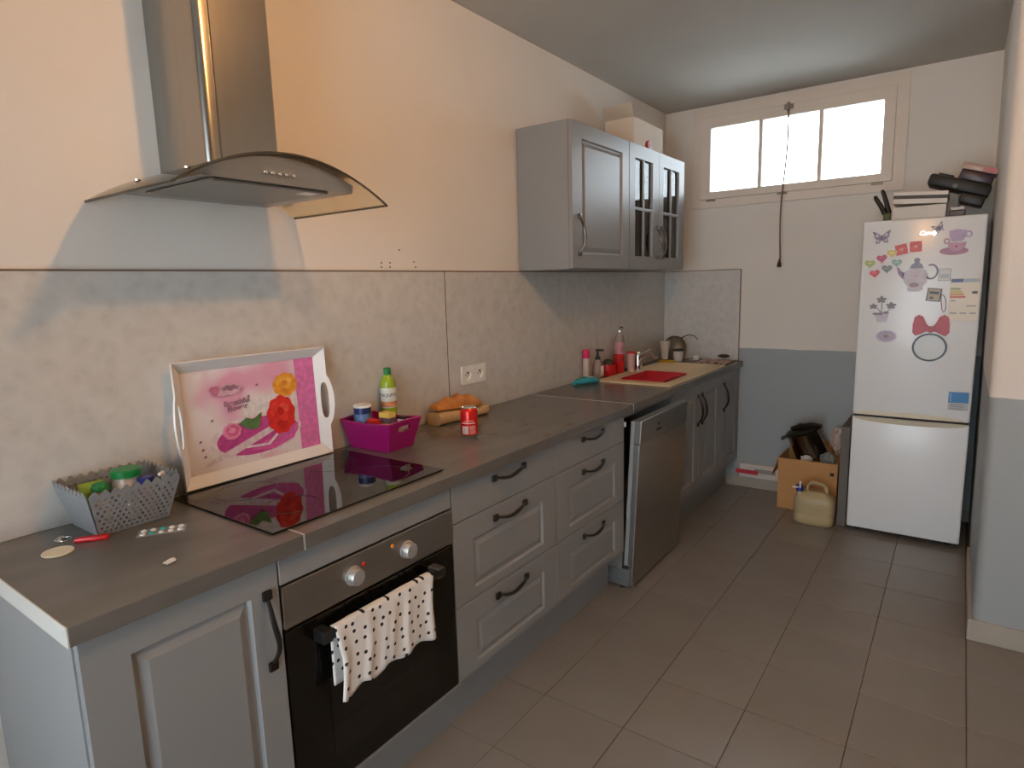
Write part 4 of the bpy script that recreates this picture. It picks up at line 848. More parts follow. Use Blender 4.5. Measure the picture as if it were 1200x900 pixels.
# spray bottle behind
g_ = thing('spray_bottle', 'tall clear washing-up bottle with pink label behind the red cup', 'bottle', (0.045, 3.225, ZT))
obj('bottle_body', lathe(bmesh.new(), (0.045, 3.225, ZT+0.0005), [(0.028, 0), (0.031, 0.004), (0.031, 0.19), (0.026, 0.22), (0.012, 0.242), (0.011, 0.25), (0.001, 0.25)], 26), mat('clear_bottle', (178, 168, 164), rough=0.12, alpha=0.6), g_, 40)
obj('label', lathe(bmesh.new(), (0.045, 3.225, ZT+0.105), [(0.0313, 0), (0.0313, 0.085)], 26, cap=False), mat('pink_label', (198, 140, 150), rough=0.4, noise=0.35, nscale=35), g_, 40)
obj('cap', lathe(bmesh.new(), (0.045, 3.225, ZT+0.2508), [(0.013, 0), (0.013, 0.014), (0.008, 0.018), (0.006, 0.03), (0.001, 0.03)], 18), M_CHROME, g_, 40)
obj('spout_tip', tube(bmesh.new(), [(0.045, 3.225, ZT+0.278), (0.062, 3.22, ZT+0.284), (0.072, 3.217, ZT+0.278)], 0.004, 8), M_BLACK, g_)
# tumbler
g_ = thing('tumbler', 'pale pink tumbler with a red lid beside the tap', 'tumbler', (0.088, 3.205+0.004, zs)); tx_, ty_ = 0.133, 3.205
g_.location = (tx_, ty_, zs); WL[g_.name] = Vector((tx_, ty_, zs))
obj('tumbler_body', lathe(bmesh.new(), (tx_, ty_, zs+0.0003), [(0.021, 0), (0.022, 0.003), (0.025, 0.112), (0.001, 0.112)], 24), mat('pink_tumbler', (208, 168, 164), rough=0.3, noise=0.2, nscale=50), g_, 40)
obj('lid', lathe(bmesh.new(), (tx_, ty_, zs+0.1126), [(0.0265, 0), (0.0265, 0.010), (0.022, 0.014), (0.001, 0.014)], 24), M_REDP, g_, 40)
# cup in a glass
g_ = thing('stacked_cup', 'white plastic cup with amber liquid at the end of the drainer', 'cup', (0.115, 3.80, ZT))
obj('cup_body', lathe(bmesh.new(), (0.115, 3.80, ZT+0.0202), [(0.022, 0), (0.024, 0.04), (0.036, 0.095), (0.039, 0.125), (0.036, 0.125), (0.001, 0.10)], 26), mat('milky_plastic', (206, 200, 190), rough=0.3), g_, 40)
obj('amber_base', lathe(bmesh.new(), (0.115, 3.80, ZT+0.0004), [(0.030, 0), (0.032, 0.004), (0.030, 0.019), (0.001, 0.0195)], 26), mat('amber', (176, 120, 34), rough=0.15), g_, 40)
tag(obj('sponge', B(-0.05, 0.05, -0.03, 0.03, 0, 0.014, bev=0.004, mtx=Matrix.Translation((0.165, 3.71, zs+0.0003)) @ Matrix.Rotation(0.5, 4, 'Z')), mat('yellow_sponge', (190, 150, 44), rough=0.95, noise=0.15, nscale=40), None), 'yellow sponge lying on the drainer below the white cup', 'sponge')
# grey dome (sieve lid) leaning in the corner
g_ = thing('sieve', 'grey metal sieve leaning in the corner behind the white pot', 'sieve', (0.115, 3.97, ZT))
bm = bmesh.new(); b = bmesh.new(); bmesh.ops.create_uvsphere(b, u_segments=28, v_segments=14, radius=0.082); bmesh.ops.bisect_plane(b, geom=b.verts[:]+b.edges[:]+b.faces[:], plane_co=(0, 0, 0), plane_no=(0, 0, -1), clear_outer=True)
merge(bm, b, Matrix.Translation((0.118, 3.962, ZT+0.083)) @ Matrix.Rotation(math.radians(78), 4, 'X') @ Matrix.Diagonal((1, 1, 0.5, 1))); obj('mesh_bowl', bm, mat('grey_mesh', (126, 118, 106), rough=0.45, metal=0.4, noise=0.2, nscale=60), g_, 50)
bm = bmesh.new(); tube(bm, [(0.118+0.083*math.cos(a), 3.964+0.016*math.sin(a), ZT+0.0845+0.0815*math.sin(a)) for a in [2*math.pi*k/30 for k in range(31)]], 0.0028, 6); obj('sieve_rim', bm, M_DARK, g_, 60)
obj('sieve_handle', tube(bmesh.new(), [(0.165, 3.972, ZT+0.155), (0.20, 4.02, ZT+0.175), (0.235, 4.04, ZT+0.168), (0.265, 4.042, ZT+0.14)], 0.003, 6), M_DARK, g_)
g_ = thing('white_pot', 'small white pot with a black rim in the corner by the sieve', 'pot', (0.185, 3.87, ZT))
obj('pot_body', lathe(bmesh.new(), (0.185, 3.87, ZT+0.0005), [(0.030, 0), (0.033, 0.004), (0.037, 0.072), (0.001, 0.072)], 26), M_CUPW, g_, 40)
obj('black_rim', lathe(bmesh.new(), (0.185, 3.87, ZT+0.0728), [(0.040, 0), (0.040, 0.010), (0.036, 0.012), (0.001, 0.009)], 26), M_BLACK, g_, 40)
g_ = thing('plug_adapter', 'small white plug with a short lead by the white pot', 'plug', (0.27, 3.95, ZT)); obj('plug_body', B(0.262, 0.302, 3.955, 3.985, ZT+0.0005, ZT+0.035, bev=0.006), M_WHITEP, g_, 40)
obj('lead', tube(bmesh.new(), [(0.275, 3.956, ZT+0.006), (0.255, 3.93, ZT+0.004), (0.235, 3.945, ZT+0.004), (0.222, 3.985, ZT+0.004)], 0.0032, 8), M_WHITEP, g_, 60)
# crumpled cloth at the worktop end
b = bmesh.new(); bmesh.ops.create_grid(b, x_segments=26, y_segments=16, size=0.5); rnd = random.Random(11)
for v in b.verts:
    u, w_ = v.co.x, v.co.y; v.co = Vector((0.435+u*0.21, 3.905+w_*0.22+0.02*math.sin(u*9), ZT+0.0018+0.010*(0.5+0.5*math.sin(u*31+w_*7))*(1-abs(2*u)**3)+0.009*(0.5+0.5*math.sin(w_*24-u*8))*(1-abs(2*w_)**3)))
g0 = bmesh.ops.duplicate(b, geom=b.verts[:]+b.edges[:]+b.faces[:])
for v in [q for q in g0['geom'] if isinstance(q, bmesh.types.BMVert)]: v.co.z -= 0.0012
tag(obj('dishcloth', merge(bmesh.new(), b), mat('patterned_cloth', (176, 152, 146), rough=0.9, noise=0.5, nscale=30), None, 60), 'crumpled patterned dishcloth on the worktop end by the grey wall', 'cloth')
bm = bmesh.new(); ell(bm, (0.47, 3.985, ZT+0.036), (0.04, 0.03, 0.012), 16, 10, jit=0.1); tag(obj('scrunched_rag', bm, mat('dark_rag', (62, 56, 54), rough=0.9), None, 60), 'dark rag bunched on the patterned dishcloth', 'cloth')

# ------------------------------------------------------------------ fridge freezer
FX0, FX1, FY, FZ = 1.329, 1.865, 3.55, 1.745
fr = thing('fridge_freezer', 'white fridge freezer with magnets on its upper door', 'fridge', ((FX0+FX1)/2, 3.78, 0.0))
obj('cabinet_body', B(FX0+0.004, FX1-0.004, FY+0.052, 4.012, 0.035, FZ-0.004, bev=0.006), mat('fridge_side', (120, 116, 112), rough=0.5), fr, 40)
obj('top_panel', B(FX0+0.002, FX1-0.002, FY+0.05, 4.012, FZ-0.0038, FZ+0.002, bev=0.002), M_FRIDGE, fr)
def fdoor(z0, z1, groove_top):
    bm = B(FX0, FX1, FY, FY+0.047, z0, z1, bev=0.009, seg=3); return obj('fridge_door' if not groove_top else 'freezer_door', bm, M_FRIDGE, fr, 40)
ud = fdoor(0.694, FZ, False); ld = fdoor(0.03, 0.682, True)
M_GRIP = mat('yellowed_grip', (214, 206, 184), rough=0.4)
def grip(parent, z0, z1, up):
    b = bmesh.new(); n = 24; F_ = []; 
    for k in range(n+1):
        t_ = k/n; x = FX0+0.012+(FX1-FX0-0.024)*t_; s = math.sin(math.pi*t_)**0.5
        zo = z1-(z1-z0)*(0.25+0.75*s) if up else z0+(z1-z0)*(0.25+0.75*s)
        e = z1 if up else z0
        F_.append([b.verts.new(q) for q in ((x, FY-0.006*s-0.0008, e), (x, FY-0.0004, zo), (x, FY+0.004, zo), (x, FY+0.004, e))])
    for P, Q in zip(F_, F_[1:]):
        for i in range(4): b.faces.new((P[i], P[(i+1) % 4], Q[(i+1) % 4], Q[i]))
    b.faces.new(F_[0]); b.faces.new(F_[-1]); obj('door_grip', merge(bmesh.new(), b), M_GRIP, parent, 40)
grip(ud, 0.696, 0.722, False); grip(ld, 0.652, 0.680, True)
obj('door_seal', B(FX0+0.006, FX1-0.006, FY+0.006, FY+0.045, 0.6822, 0.6938), M_DARK, fr)
for x in (FX0+0.05, FX1-0.05):
    for y in (FY+0.08, 3.96): obj('foot', cyl(bmesh.new(), (x, y, 0), (x, y, 0.0352), 0.018, n=14), M_BLACK, fr)
MF = lambda px_, py_, d=0.0: frame_mtx(tuple(on(px_, py_, 'y', FY-0.0006-d)), (1, 0, 0), (0, 0, 1))
lg = MF(1087.5, 273); obj('brand_lettering', text('Candy', 0.030, 0.002, lg, shear=0.25, bold=0.0006), mat('chrome_letter', (228, 228, 226), rough=0.3, metal=0.9), ud)
# stickers that belong to the door
def rectl(w_, h_): return [(-w_/2, -h_/2), (w_/2, -h_/2), (w_/2, h_/2), (-w_/2, h_/2)]
def boxl(x0, x1, y0, y1): return [(x0, y0), (x1, y0), (x1, y1), (x0, y1)]
def mpart(name, loops, col, m0, parent, z=0.0, th=0.0010, rough=0.35, nz=0.0, ns=60):
    return obj(name, shape(loops, th, m0 @ Matrix.Translation((0, 0, z))), mat('mag_%d_%d_%d_%d' % (*col, int(nz*100)), col, rough=rough, noise=nz, nscale=ns), parent)
a_ = on(1114, 326, 'y', FY); b_ = on(1145, 376, 'y', FY); ew, eh = b_.x-a_.x, a_.z-b_.z
m0 = frame_mtx((a_.x, FY-0.0004, b_.z), (1, 0, 0), (0, 0, 1))
es = mpart('energy_label', [boxl(0, ew, 0, eh)], (228, 216, 196), m0, ud, th=0.0006)
mpart('label_header', [boxl(0.004, ew*0.45, eh*0.90, eh*0.98)], (60, 86, 132), m0, es, 0.0007, 0.0003); mpart('label_header', [boxl(ew*0.47, ew-0.004, eh*0.90, eh*0.98)], (160, 170, 184), m0, es, 0.0007, 0.0003)
for k, cc in enumerate(((148, 156, 100), (200, 178, 84), (212, 150, 74), (204, 110, 80))): mpart('rating_arrow', [[(0.004, eh*(0.72-0.062*k)), (ew*(0.34+0.06*k), eh*(0.72-0.062*k)), (ew*(0.39+0.06*k), eh*(0.745-0.062*k)), (ew*(0.34+0.06*k), eh*(0.77-0.062*k)), (0.004, eh*(0.77-0.062*k))]], cc, m0, es, 0.0007, 0.0003)
mpart('rating_mark', [[(ew*0.74, eh*0.66), (ew*0.78, eh*0.69), (ew*0.94, eh*0.69), (ew*0.94, eh*0.63), (ew*0.78, eh*0.63)]], (60, 58, 56), m0, es, 0.0007, 0.0003)
for x0, x1, y0 in ((0.06, 0.30, 0.16), (0.40, 0.62, 0.16), (0.72, 0.94, 0.16), (0.60, 0.92, 0.33), (0.06, 0.22, 0.45)): mpart('label_print', [boxl(ew*x0, ew*x1, eh*y0, eh*(y0+0.035))], (168, 160, 150), m0, es, 0.0007, 0.0003)
a_ = on(1112, 459, 'y', FY); b_ = on(1134, 482, 'y', FY); ew, eh = b_.x-a_.x, a_.z-b_.z; m0 = frame_mtx((a_.x, FY-0.0004, b_.z), (1, 0, 0), (0, 0, 1))
es = mpart('blue_sticker', [boxl(0, ew, 0, eh)], (178, 182, 184), m0, ud, th=0.0006); mpart('sticker_header', [boxl(0, ew, eh*0.42, eh)], (40, 122, 186), m0, es, 0.0007, 0.0003)
for k in range(4): mpart('sticker_print', [boxl(0.006, 0.012, eh*(0.50+0.12*k), eh*(0.55+0.12*k))], (190, 214, 230), m0, es, 0.0011, 0.0002)
for k in range(3): mpart('sticker_print', [boxl(0.008, ew*0.8, eh*(0.08+0.11*k), eh*(0.11+0.11*k))], (120, 126, 130), m0, es, 0.0011, 0.0002)

# ---- magnets, each a thing of its own
def magnet(name, label, px_, py_, cat='magnet', group=None):
    p = on(px_, py_, 'y', FY); t_ = thing(name, label, cat, (p.x, FY-0.001, p.z), group); return t_, frame_mtx((p.x, FY-0.0008, p.z), (1, 0, 0), (0, 0, 1))
def ellp(cx_, cy_, rx, ry, n=28): return [(cx_+rx*math.cos(2*math.pi*k/n), cy_+ry*math.sin(2*math.pi*k/n)) for k in range(n)]
def rotl(lp, deg): c_, s_ = math.cos(math.radians(deg)), math.sin(math.radians(deg)); return [(x*c_-y*s_, x*s_+y*c_) for x, y in lp]
def heart(s, deg=0):
    pts = []
    for k in range(32):
        a = 2*math.pi*k/32; pts.append((s*0.031*16*math.sin(a)**3, s*0.031*(13*math.cos(a)-5*math.cos(2*a)-2*math.cos(3*a)-math.cos(4*a))))
    return rotl(pts, deg)
for px_, py_, cc, cn, dg in ((1019.5, 309, (164, 178, 92), 'lime green', 0), (1033.5, 303, (178, 44, 96), 'crimson pink', 8), (1045.5, 297, (206, 184, 96), 'yellow', 0), (1039.5, 315, (112, 116, 114), 'grey', 0), (1051, 308, (140, 172, 162), 'pale turquoise', 0), (1025, 320.5, (206, 50, 62), 'red', 8)):
    t_, m0 = magnet('heart_magnet', cn+' sweet-heart magnet on the fridge door', px_, py_)
    mpart('heart_face', [heart(0.048, dg)], cc, m0, t_, th=0.004); mpart('lettering', [boxl(-0.010, 0.010, -0.001, 0.005)], tuple(min(255, c+36) for c in cc), m0, t_, 0.0041, 0.0002)
for px_, py_, dg, lb in ((1056.5, 292.5, 12, 'red stamp magnet beside the yellow heart'), (1073.3, 289, 3, 'red stamp magnet below the brand lettering')):
    t_, m0 = magnet('stamp_magnet', lb, px_, py_); edge = []
    for sx_, sy_, dx_, dy_ in ((-1, -1, 1, 0), (1, -1, 0, 1), (1, 1, -1, 0), (-1, 1, 0, -1)):
        for k in range(6): w_ = 0.028 if k % 2 == 0 else 0.0262; edge.append((sx_*0.0275*(w_/0.028)+dx_*0.055*k/6, sy_*0.0275*(w_/0.028)+dy_*0.055*k/6))
    mpart('stamp_face', [rotl(edge, dg)], (208, 62, 58), m0, t_, th=0.002, nz=0.15); mpart('stamp_motif', [rotl(heart(0.020), dg)], (226, 132, 124), m0, t_, 0.0021, 0.0003)
bw = [(0, 0.004), (0.012, 0.022), (0.030, 0.034), (0.044, 0.038), (0.036, 0.020), (0.034, 0.004), (0.024, -0.006), (0.030, -0.018), (0.026, -0.028), (0.012, -0.026), (0.003, -0.010)]
bfly = bw + [(-x, y) for x, y in reversed(bw[1:])]
for px_, py_, dg, lb in ((1033.5, 279, 4, 'purple-grey butterfly magnet above the pink heart'), (1100.5, 267.5, 28, 'purple-grey butterfly magnet near the pink cup')):
    t_, m0 = magnet('butterfly_magnet', lb, px_, py_); sc_ = 0.98 if dg < 10 else 0.72
    if dg < 10: lp = [(x*sc_, y*sc_) for x, y in bfly]
    else: lp = [(x*0.6, y*sc_) for x, y in bfly]
    mpart('wings', [rotl(lp, dg)], (118, 104, 128), m0, t_, th=0.003, nz=0.2)
    for s in (-1, 1): mpart('wing_patch', [rotl(ellp(s*0.021*(1 if dg < 10 else 0.62), 0.014, 0.008 if dg < 10 else 0.005, 0.009, 14), dg)], (190, 178, 196), m0, t_, 0.0031, 0.0003); mpart('wing_patch', [rotl(ellp(s*0.018*(1 if dg < 10 else 0.62), -0.014, 0.006, 0.007, 14), dg)], (196, 184, 200), m0, t_, 0.0031, 0.0003)
    mpart('insect_body', [rotl(ellp(0, 0, 0.0028, 0.018, 14), dg)], (70, 58, 76), m0, t_, 0.0032, 0.001)
# stacked cups magnet
t_, m0 = magnet('teacup_magnet', 'pink and lilac stacked teacups magnet in the corner of the fridge door', 1121, 283)
mpart('saucer', [ellp(-0.008, -0.046, 0.060, 0.020)], (164, 106, 132), m0, t_, th=0.002, nz=0.15); mpart('lower_cup', [[(-0.036, -0.004), (0.042, -0.004), (0.036, -0.030), (0.014, -0.046), (-0.016, -0.046), (-0.032, -0.026)]], (186, 138, 164), m0, t_, 0.0021, 0.002, nz=0.15)
mpart('upper_cup', [[(-0.034, 0.054), (0.0, 0.060), (0.040, 0.052), (0.040, 0.030), (0.026, 0.004), (-0.018, 0.002), (-0.030, 0.024)]], (172, 146, 184), m0, t_, 0.0021, 0.003, nz=0.2); mpart('cup_loop', [ellp(0.048, 0.034, 0.015, 0.016, 20), ellp(0.048, 0.034, 0.009, 0.010, 20)], (172, 146, 184), m0, t_, 0.0021, 0.002); mpart('cup_loop', [ellp(-0.040, 0.004, 0.014, 0.015, 20), ellp(-0.040, 0.004, 0.008, 0.009, 20)], (186, 138, 164), m0, t_, 0.0021, 0.002); mpart('heart_motif', [[(x+0.0, y-0.024) for x, y in heart(0.013)]], (150, 44, 66), m0, t_, 0.0042, 0.0003)
# teapot magnet
t_, m0 = magnet('teapot_magnet', 'silver-lilac teapot magnet in the middle of the fridge door', 1073, 323)
mpart('pot_body', [[(-0.058, 0.012), (-0.040, 0.028), (-0.014, 0.036), (0.026, 0.036), (0.044, 0.026), (0.054, 0.0), (0.050, -0.034), (0.034, -0.056), (0.036, -0.074), (0.018, -0.082), (-0.022, -0.082), (-0.034, -0.074), (-0.032, -0.056), (-0.052, -0.030)]], (196, 186, 196), m0, t_, th=0.003, nz=0.12, ns=45)
mpart('pot_lid', [[(-0.030, 0.037), (0.034, 0.037), (0.024, 0.058), (0.012, 0.066), (0.016, 0.080), (0.010, 0.090), (-0.006, 0.090), (-0.012, 0.080), (-0.008, 0.066), (-0.020, 0.058)]], (132, 128, 146), m0, t_, th=0.003, nz=0.2); mpart('spout', [[(-0.056, -0.018), (-0.078, 0.010), (-0.086, 0.044), (-0.078, 0.046), (-0.066, 0.024), (-0.050, 0.014)]], (140, 112, 150), m0, t_, th=0.003)
o1 = []; i1 = []
for k in range(15):
    a = math.radians(115-245*k/14); o1.append((0.066+0.032*math.cos(a), 0.018+0.040*math.sin(a))); i1.append((0.066+0.024*math.cos(a), 0.018+0.032*math.sin(a)))
mpart('pot_handle', [o1+i1[::-1]], (116, 100, 130), m0, t_, th=0.003); mpart('motif', [ellp(-0.004, -0.048, 0.022, 0.012, 20)], (150, 120, 116), m0, t_, 0.0031, 0.0003, nz=0.4); mpart('motif', [heart(0.016)], (206, 150, 160), m0, t_, 0.0031, 0.0003)
# flower cup magnet
t_, m0 = magnet('flower_cup_magnet', 'lilac flower cup magnet with three grey blooms', 1035, 369)
mpart('cup', [[(-0.042, 0.010), (0.026, 0.012), (0.018, -0.036), (-0.026, -0.038)]], (196, 182, 200), m0, t_, th=0.003, nz=0.12); mpart('stem', [boxl(-0.011, -0.007, 0.010, 0.070)], (108, 106, 98), m0, t_, th=0.002); mpart('stem', [rotl(boxl(-0.003, 0.001, 0.006, 0.052), 38)], (108, 106, 98), m0, t_, th=0.002); mpart('stem', [rotl(boxl(-0.002, 0.002, 0.006, 0.054), -44)], (108, 106, 98), m0, t_, th=0.002)
for x, y, s in ((-0.012, 0.082, 0.021), (-0.048, 0.046, 0.017), (0.034, 0.050, 0.021)): mpart('bloom', [[(x+s*(1+0.25*math.sin(5*a))*math.cos(a), y+0.75*s*(1+0.25*math.sin(5*a))*math.sin(a)) for a in [2*math.pi*k/30 for k in range(30)]]], (116, 108, 110), m0, t_, 0.0021, 0.002, nz=0.35, ns=90)
for x, y in ((-0.036, 0.006), (-0.014, 0.006), (0.012, 0.012)): mpart('leaf', [ellp(x, y, 0.014, 0.007, 14)], (122, 116, 116), m0, t_, 0.0031, 0.0008)
t_, m0 = magnet('saucer_magnet', 'round lilac saucer magnet with a brown motif below the flower cup', 1038.5, 394)
mpart('rim', [ellp(0, 0, 0.048, 0.032)], (182, 170, 192), m0, t_, th=0.002, nz=0.1); mpart('inner_ring', [ellp(0, 0.002, 0.034, 0.021), ellp(0, 0.002, 0.029, 0.017)], (140, 122, 150), m0, t_, 0.0021, 0.0004); mpart('motif', [ellp(0.0, 0.001, 0.016, 0.010, 18)], (142, 110, 98), m0, t_, 0.0021, 0.0006, nz=0.4)
# clip magnet, white slip, loop cord
t_, m0 = magnet('radio_magnet', 'small beige and black box magnet above the red bow', 1094.5, 345.5)
mpart('case', [rotl(rectl(0.062, 0.066), -6)], (60, 52, 48), m0, t_, th=0.012); mpart('face', [rotl(rectl(0.052, 0.058), -6)], (170, 150, 124), m0, t_, 0.0121, 0.0006)
mpart('slot', [rotl(boxl(-0.02, 0.02, 0.004, 0.018), -6)], (46, 40, 38), m0, t_, 0.0128, 0.0004); mpart('slot', [rotl(boxl(-0.016, 0.0, -0.022, -0.010), -6)], (80, 66, 58), m0, t_, 0.0128, 0.0004)
t_, m0 = magnet('paper_tag', 'small white square tag on the fridge door below the teacups', 1107, 322, 'tag'); mpart('paper', [rectl(0.050, 0.058)], (206, 206, 206), m0, t_, th=0.001); mpart('print_block', [boxl(-0.018, 0.018, -0.016, 0.004)], (176, 178, 182), m0, t_, 0.0011, 0.0002); mpart('border', [rectl(0.052, 0.060), rectl(0.048, 0.056)], (110, 112, 118), m0, t_, 0.0011, 0.0004)
p0 = on(1103, 345, 'y', FY-0.012); p1 = on(1108, 363, 'y', FY-0.007); p2 = on(1104, 363, 'y', FY-0.007); p3 = on(1108, 350, 'y', FY-0.012)
tag(obj('loop_cord', tube(bmesh.new(), [p0, p0.lerp(p3, 0.6)+Vector((0, 0, 0.006)), p3, p3.lerp(p1, 0.5)+Vector((0.003, 0, 0)), p1, (p1+p2)/2-Vector((0, 0, 0.012)), p2, p2.lerp(p0, 0.5)+Vector((-0.002, 0, 0)), p0], 0.0016, 6), mat('dark_red_cord', (122, 58, 62), rough=0.7), None, 60), 'thin dark red cord loop hanging between box magnet and bow', 'cord')
# round mirror with a plain red bow (stand-in for a licensed design)
t_, m0 = magnet('round_mirror', 'round black-rimmed mirror magnet with a red bow on the fridge', 1089, 405, 'mirror')
pr_ = on(1089, 407, 'y', FY); pe = on(1110, 407, 'y', FY); rx = pe.x-pr_.x; pt = on(1089, 390.5, 'y', FY); rz = pt.z-pr_.z
m1 = frame_mtx((pr_.x, FY-0.0008, pr_.z), (1, 0, 0), (0, 0, 1))
mpart('rim_ring', [ellp(0, 0, rx, rz, 48), ellp(0, 0, rx*0.88, rz*0.88, 48)], (30, 28, 28), m1, t_, th=0.006); mpart('mirror_face', [ellp(0, 0, rx*0.885, rz*0.885, 48)], (186, 180, 174), m1, t_, th=0.002, rough=0.2)
bz = rz*0.98; M_BOW = (182, 30, 44)
for s in (-1, 1): mpart('bow_loop', [[(s*x, bz+y) for x, y in ((0.002, 0.030), (0.020, 0.052), (0.036, 0.088), (0.056, 0.098), (0.074, 0.084), (0.080, 0.046), (0.080, 0.006), (0.066, -0.012), (0.044, -0.004), (0.020, 0.010), (0.002, 0.012))]], M_BOW, m1, t_, 0.003, 0.008)
mpart('bow_knot', [ellp(0, bz+0.022, 0.017, 0.017, 20)], (168, 26, 40), m1, t_, 0.006, 0.009)

# ---- things on top of the fridge
ft = FZ+0.0025
g_ = thing('flat_carton', 'flat white carton lying lowest on the fridge', 'box', (1.57, 3.73, ft))
obj('carton_body', B(1.455, 1.690, 3.605, 3.86, ft, ft+0.066, bev=0.003), mat('white_carton', (214, 208, 200), rough=0.5), g_)
fm = Matrix.Translation((1.692, 0, ft+0.0672)) @ Matrix.Rotation(math.radians(4), 4, 'Y') @ Matrix.Translation((-1.692, 0, -ft-0.0672))
g_ = thing('ring_binder', 'white ring binder with a black spine stripe lying on the flat carton', 'binder', (1.57, 3.73, ft+0.067))
obj('binder_cover', B(1.452, 1.692, 3.602, 3.862, ft+0.0672, ft+0.130, bev=0.003, mtx=fm), mat('white_binder', (218, 212, 204), rough=0.45), g_); obj('spine_stripe', B(1.4518, 1.6922, 3.6012, 3.8622, ft+0.092, ft+0.110, mtx=fm), M_BLACK, g_)
g_ = thing('peg_tongs', 'black two-pronged tongs with green base standing on the fridge', 'tongs', (1.425, 3.63, ft))
bm = bmesh.new(); box(bm, 1.412, 1.446, 3.615, 3.645, ft, ft+0.040, bev=0.005); obj('green_base', bm, mat('mossy_green', (76, 86, 52), rough=0.6, noise=0.4, nscale=80), g_)
for x0, x1, s in ((1.418, 1.372, 0), (1.438, 1.404, 0.016)): obj('prong', tube(bmesh.new(), [(x0, 3.63, ft+0.038), ((x0+x1)/2, 3.63, ft+0.085+s), (x1, 3.63, ft+0.122+s*1.8), (x1-0.006, 3.63, ft+0.136+s*1.8)], [0.013, 0.012, 0.011, 0.008], 10), M_BLACK, g_, 50)
# dark red-black small dish
g_ = thing('dark_holder', 'small dark brown holder beside the flat carton on the fridge', 'holder', (1.735, 3.63, ft)); obj('holder_body', B(1.703, 1.772, 3.60, 3.66, ft, ft+0.028, bev=0.004), mat('dark_brown_plastic', (62, 44, 42), rough=0.4), g_); obj('clear_lip', B(1.708, 1.766, 3.602, 3.658, ft+0.0285, ft+0.046, bev=0.003), mat('grey_lip', (176, 170, 166), rough=0.3), g_)
tl = Matrix.Translation((1.596, 3.70, ft+0.172)) @ Matrix.Rotation(math.radians(19), 4, 'Y')
g_ = thing('black_machine', 'black table appliance lying tilted across the ring binder on the fridge', 'appliance', (1.735, 3.70, ft+0.10))
obj('case', B(0.0, 0.275, -0.09, 0.11, 0.0, 0.058, bev=0.014, mtx=tl), mat('matt_black', (30, 31, 30), rough=0.5), g_, 40); obj('lower_block', B(0.165, 0.270, -0.075, 0.10, -0.048, -0.0002, bev=0.008, mtx=tl), M_BLACK, g_, 40); obj('support_leg', B(1.735, 1.745, 3.665, 3.685, ft+0.002, ft+0.114), M_BLACK, g_)
obj('dial', lathe(bmesh.new(), tl @ Vector((0.125, -0.0905, 0.018)), [(0.011, 0), (0.011, 0.006), (0.001, 0.006)], 18, (0, -1, 0)), mat('dial_grey', (80, 82, 82), rough=0.4), g_, 40)
obj('rear_ridge', B(0.03, 0.10, -0.05, 0.09, 0.0582, 0.070, bev=0.004, mtx=tl), MATS['matt_black'], g_)
tl2 = tl @ Matrix.Translation((0.115, 0, 0.0585))
g_ = thing('storage_box', 'dark purple plastic box with a pale pink lid on the black appliance', 'box', (1.79, 3.70, ft+0.17))
obj('box_base', B(0.005, 0.150, -0.07, 0.09, 0.0003, 0.048, bev=0.006, mtx=tl2), mat('dark_purple', (60, 44, 56), rough=0.35), g_, 40); obj('lid', B(0.0, 0.155, -0.075, 0.095, 0.0485, 0.080, bev=0.006, mtx=tl2), mat('pink_lid', (186, 158, 146), rough=0.25), g_, 40); obj('lid_print', B(0.09, 0.150, -0.0756, -0.0751, 0.053, 0.075, mtx=tl2), mat('pink_print', (192, 112, 120), rough=0.4), g_)

# ------------------------------------------------------------------ box, pot, jug, board by the fridge
g_ = thing('cardboard_box', 'open brown cardboard box standing by the grey wall', 'box', (1.08, 3.88, 0.0))
bm = bmesh.new(); ring(bm, RZ(0.001, 0.907, 1.245, 3.74, 4.02), RZ(0.332, 0.905, 1.247, 3.738, 4.02), RZ(0.332, 0.910, 1.242, 3.743, 4.015), RZ(0.001, 0.912, 1.240, 3.745, 4.015)); box(bm, 0.908, 1.244, 3.741, 4.018, 0.001, 0.006); obj('box_body', bm, M_CARD, g_)
def quad(pts, th_=0.004):
    b = bmesh.new(); f_ = b.faces.new([b.verts.new(p) for p in pts]); b.normal_update(); bmesh.ops.solidify(b, geom=[f_], thickness=th_); return merge(bmesh.new(), b)
obj('flap', quad([(0.9035, 3.745, 0.331), (0.9035, 4.015, 0.331), (0.862, 4.01, 0.205), (0.862, 3.75, 0.205)]), M_CARD, g_)
obj('flap', quad([(0.91, 4.022, 0.331), (1.24, 4.022, 0.331), (1.235, 4.034, 0.40), (0.915, 4.034, 0.40)], 0.003), M_CARD, g_)
obj('hand_hole_patch', B(1.205, 1.228, 3.737, 3.7395, 0.255, 0.275), M_DARK, g_)  # dark patch on the front standing in for the shade inside a hand hole
ax = Vector((-0.37, -0.10, 0.93)).normalized(); pc = Vector((1.082, 3.890, 0.325))
g_ = thing('pressure_cooker', 'steel pressure cooker with black handles tilted in the cardboard box', 'pot', pc)
obj('pan', lathe(bmesh.new(), pc, [(0.088, 0), (0.098, 0.008), (0.100, 0.165), (0.106, 0.172), (0.100, 0.176), (0.001, 0.176)], 36, ax), mat('pan_steel', (150, 148, 145), rough=0.2, metal=1.0), g_, 40)
obj('lid', lathe(bmesh.new(), pc+ax*0.1765, [(0.106, 0), (0.108, 0.006), (0.090, 0.020), (0.05, 0.028), (0.001, 0.030)], 36, ax), mat('dark_lid', (48, 46, 44), rough=0.35, metal=0.5), g_, 40)
Rm = rot_between(ax); hx = lambda u, v, w_: pc + Rm @ Vector((u, v, w_))
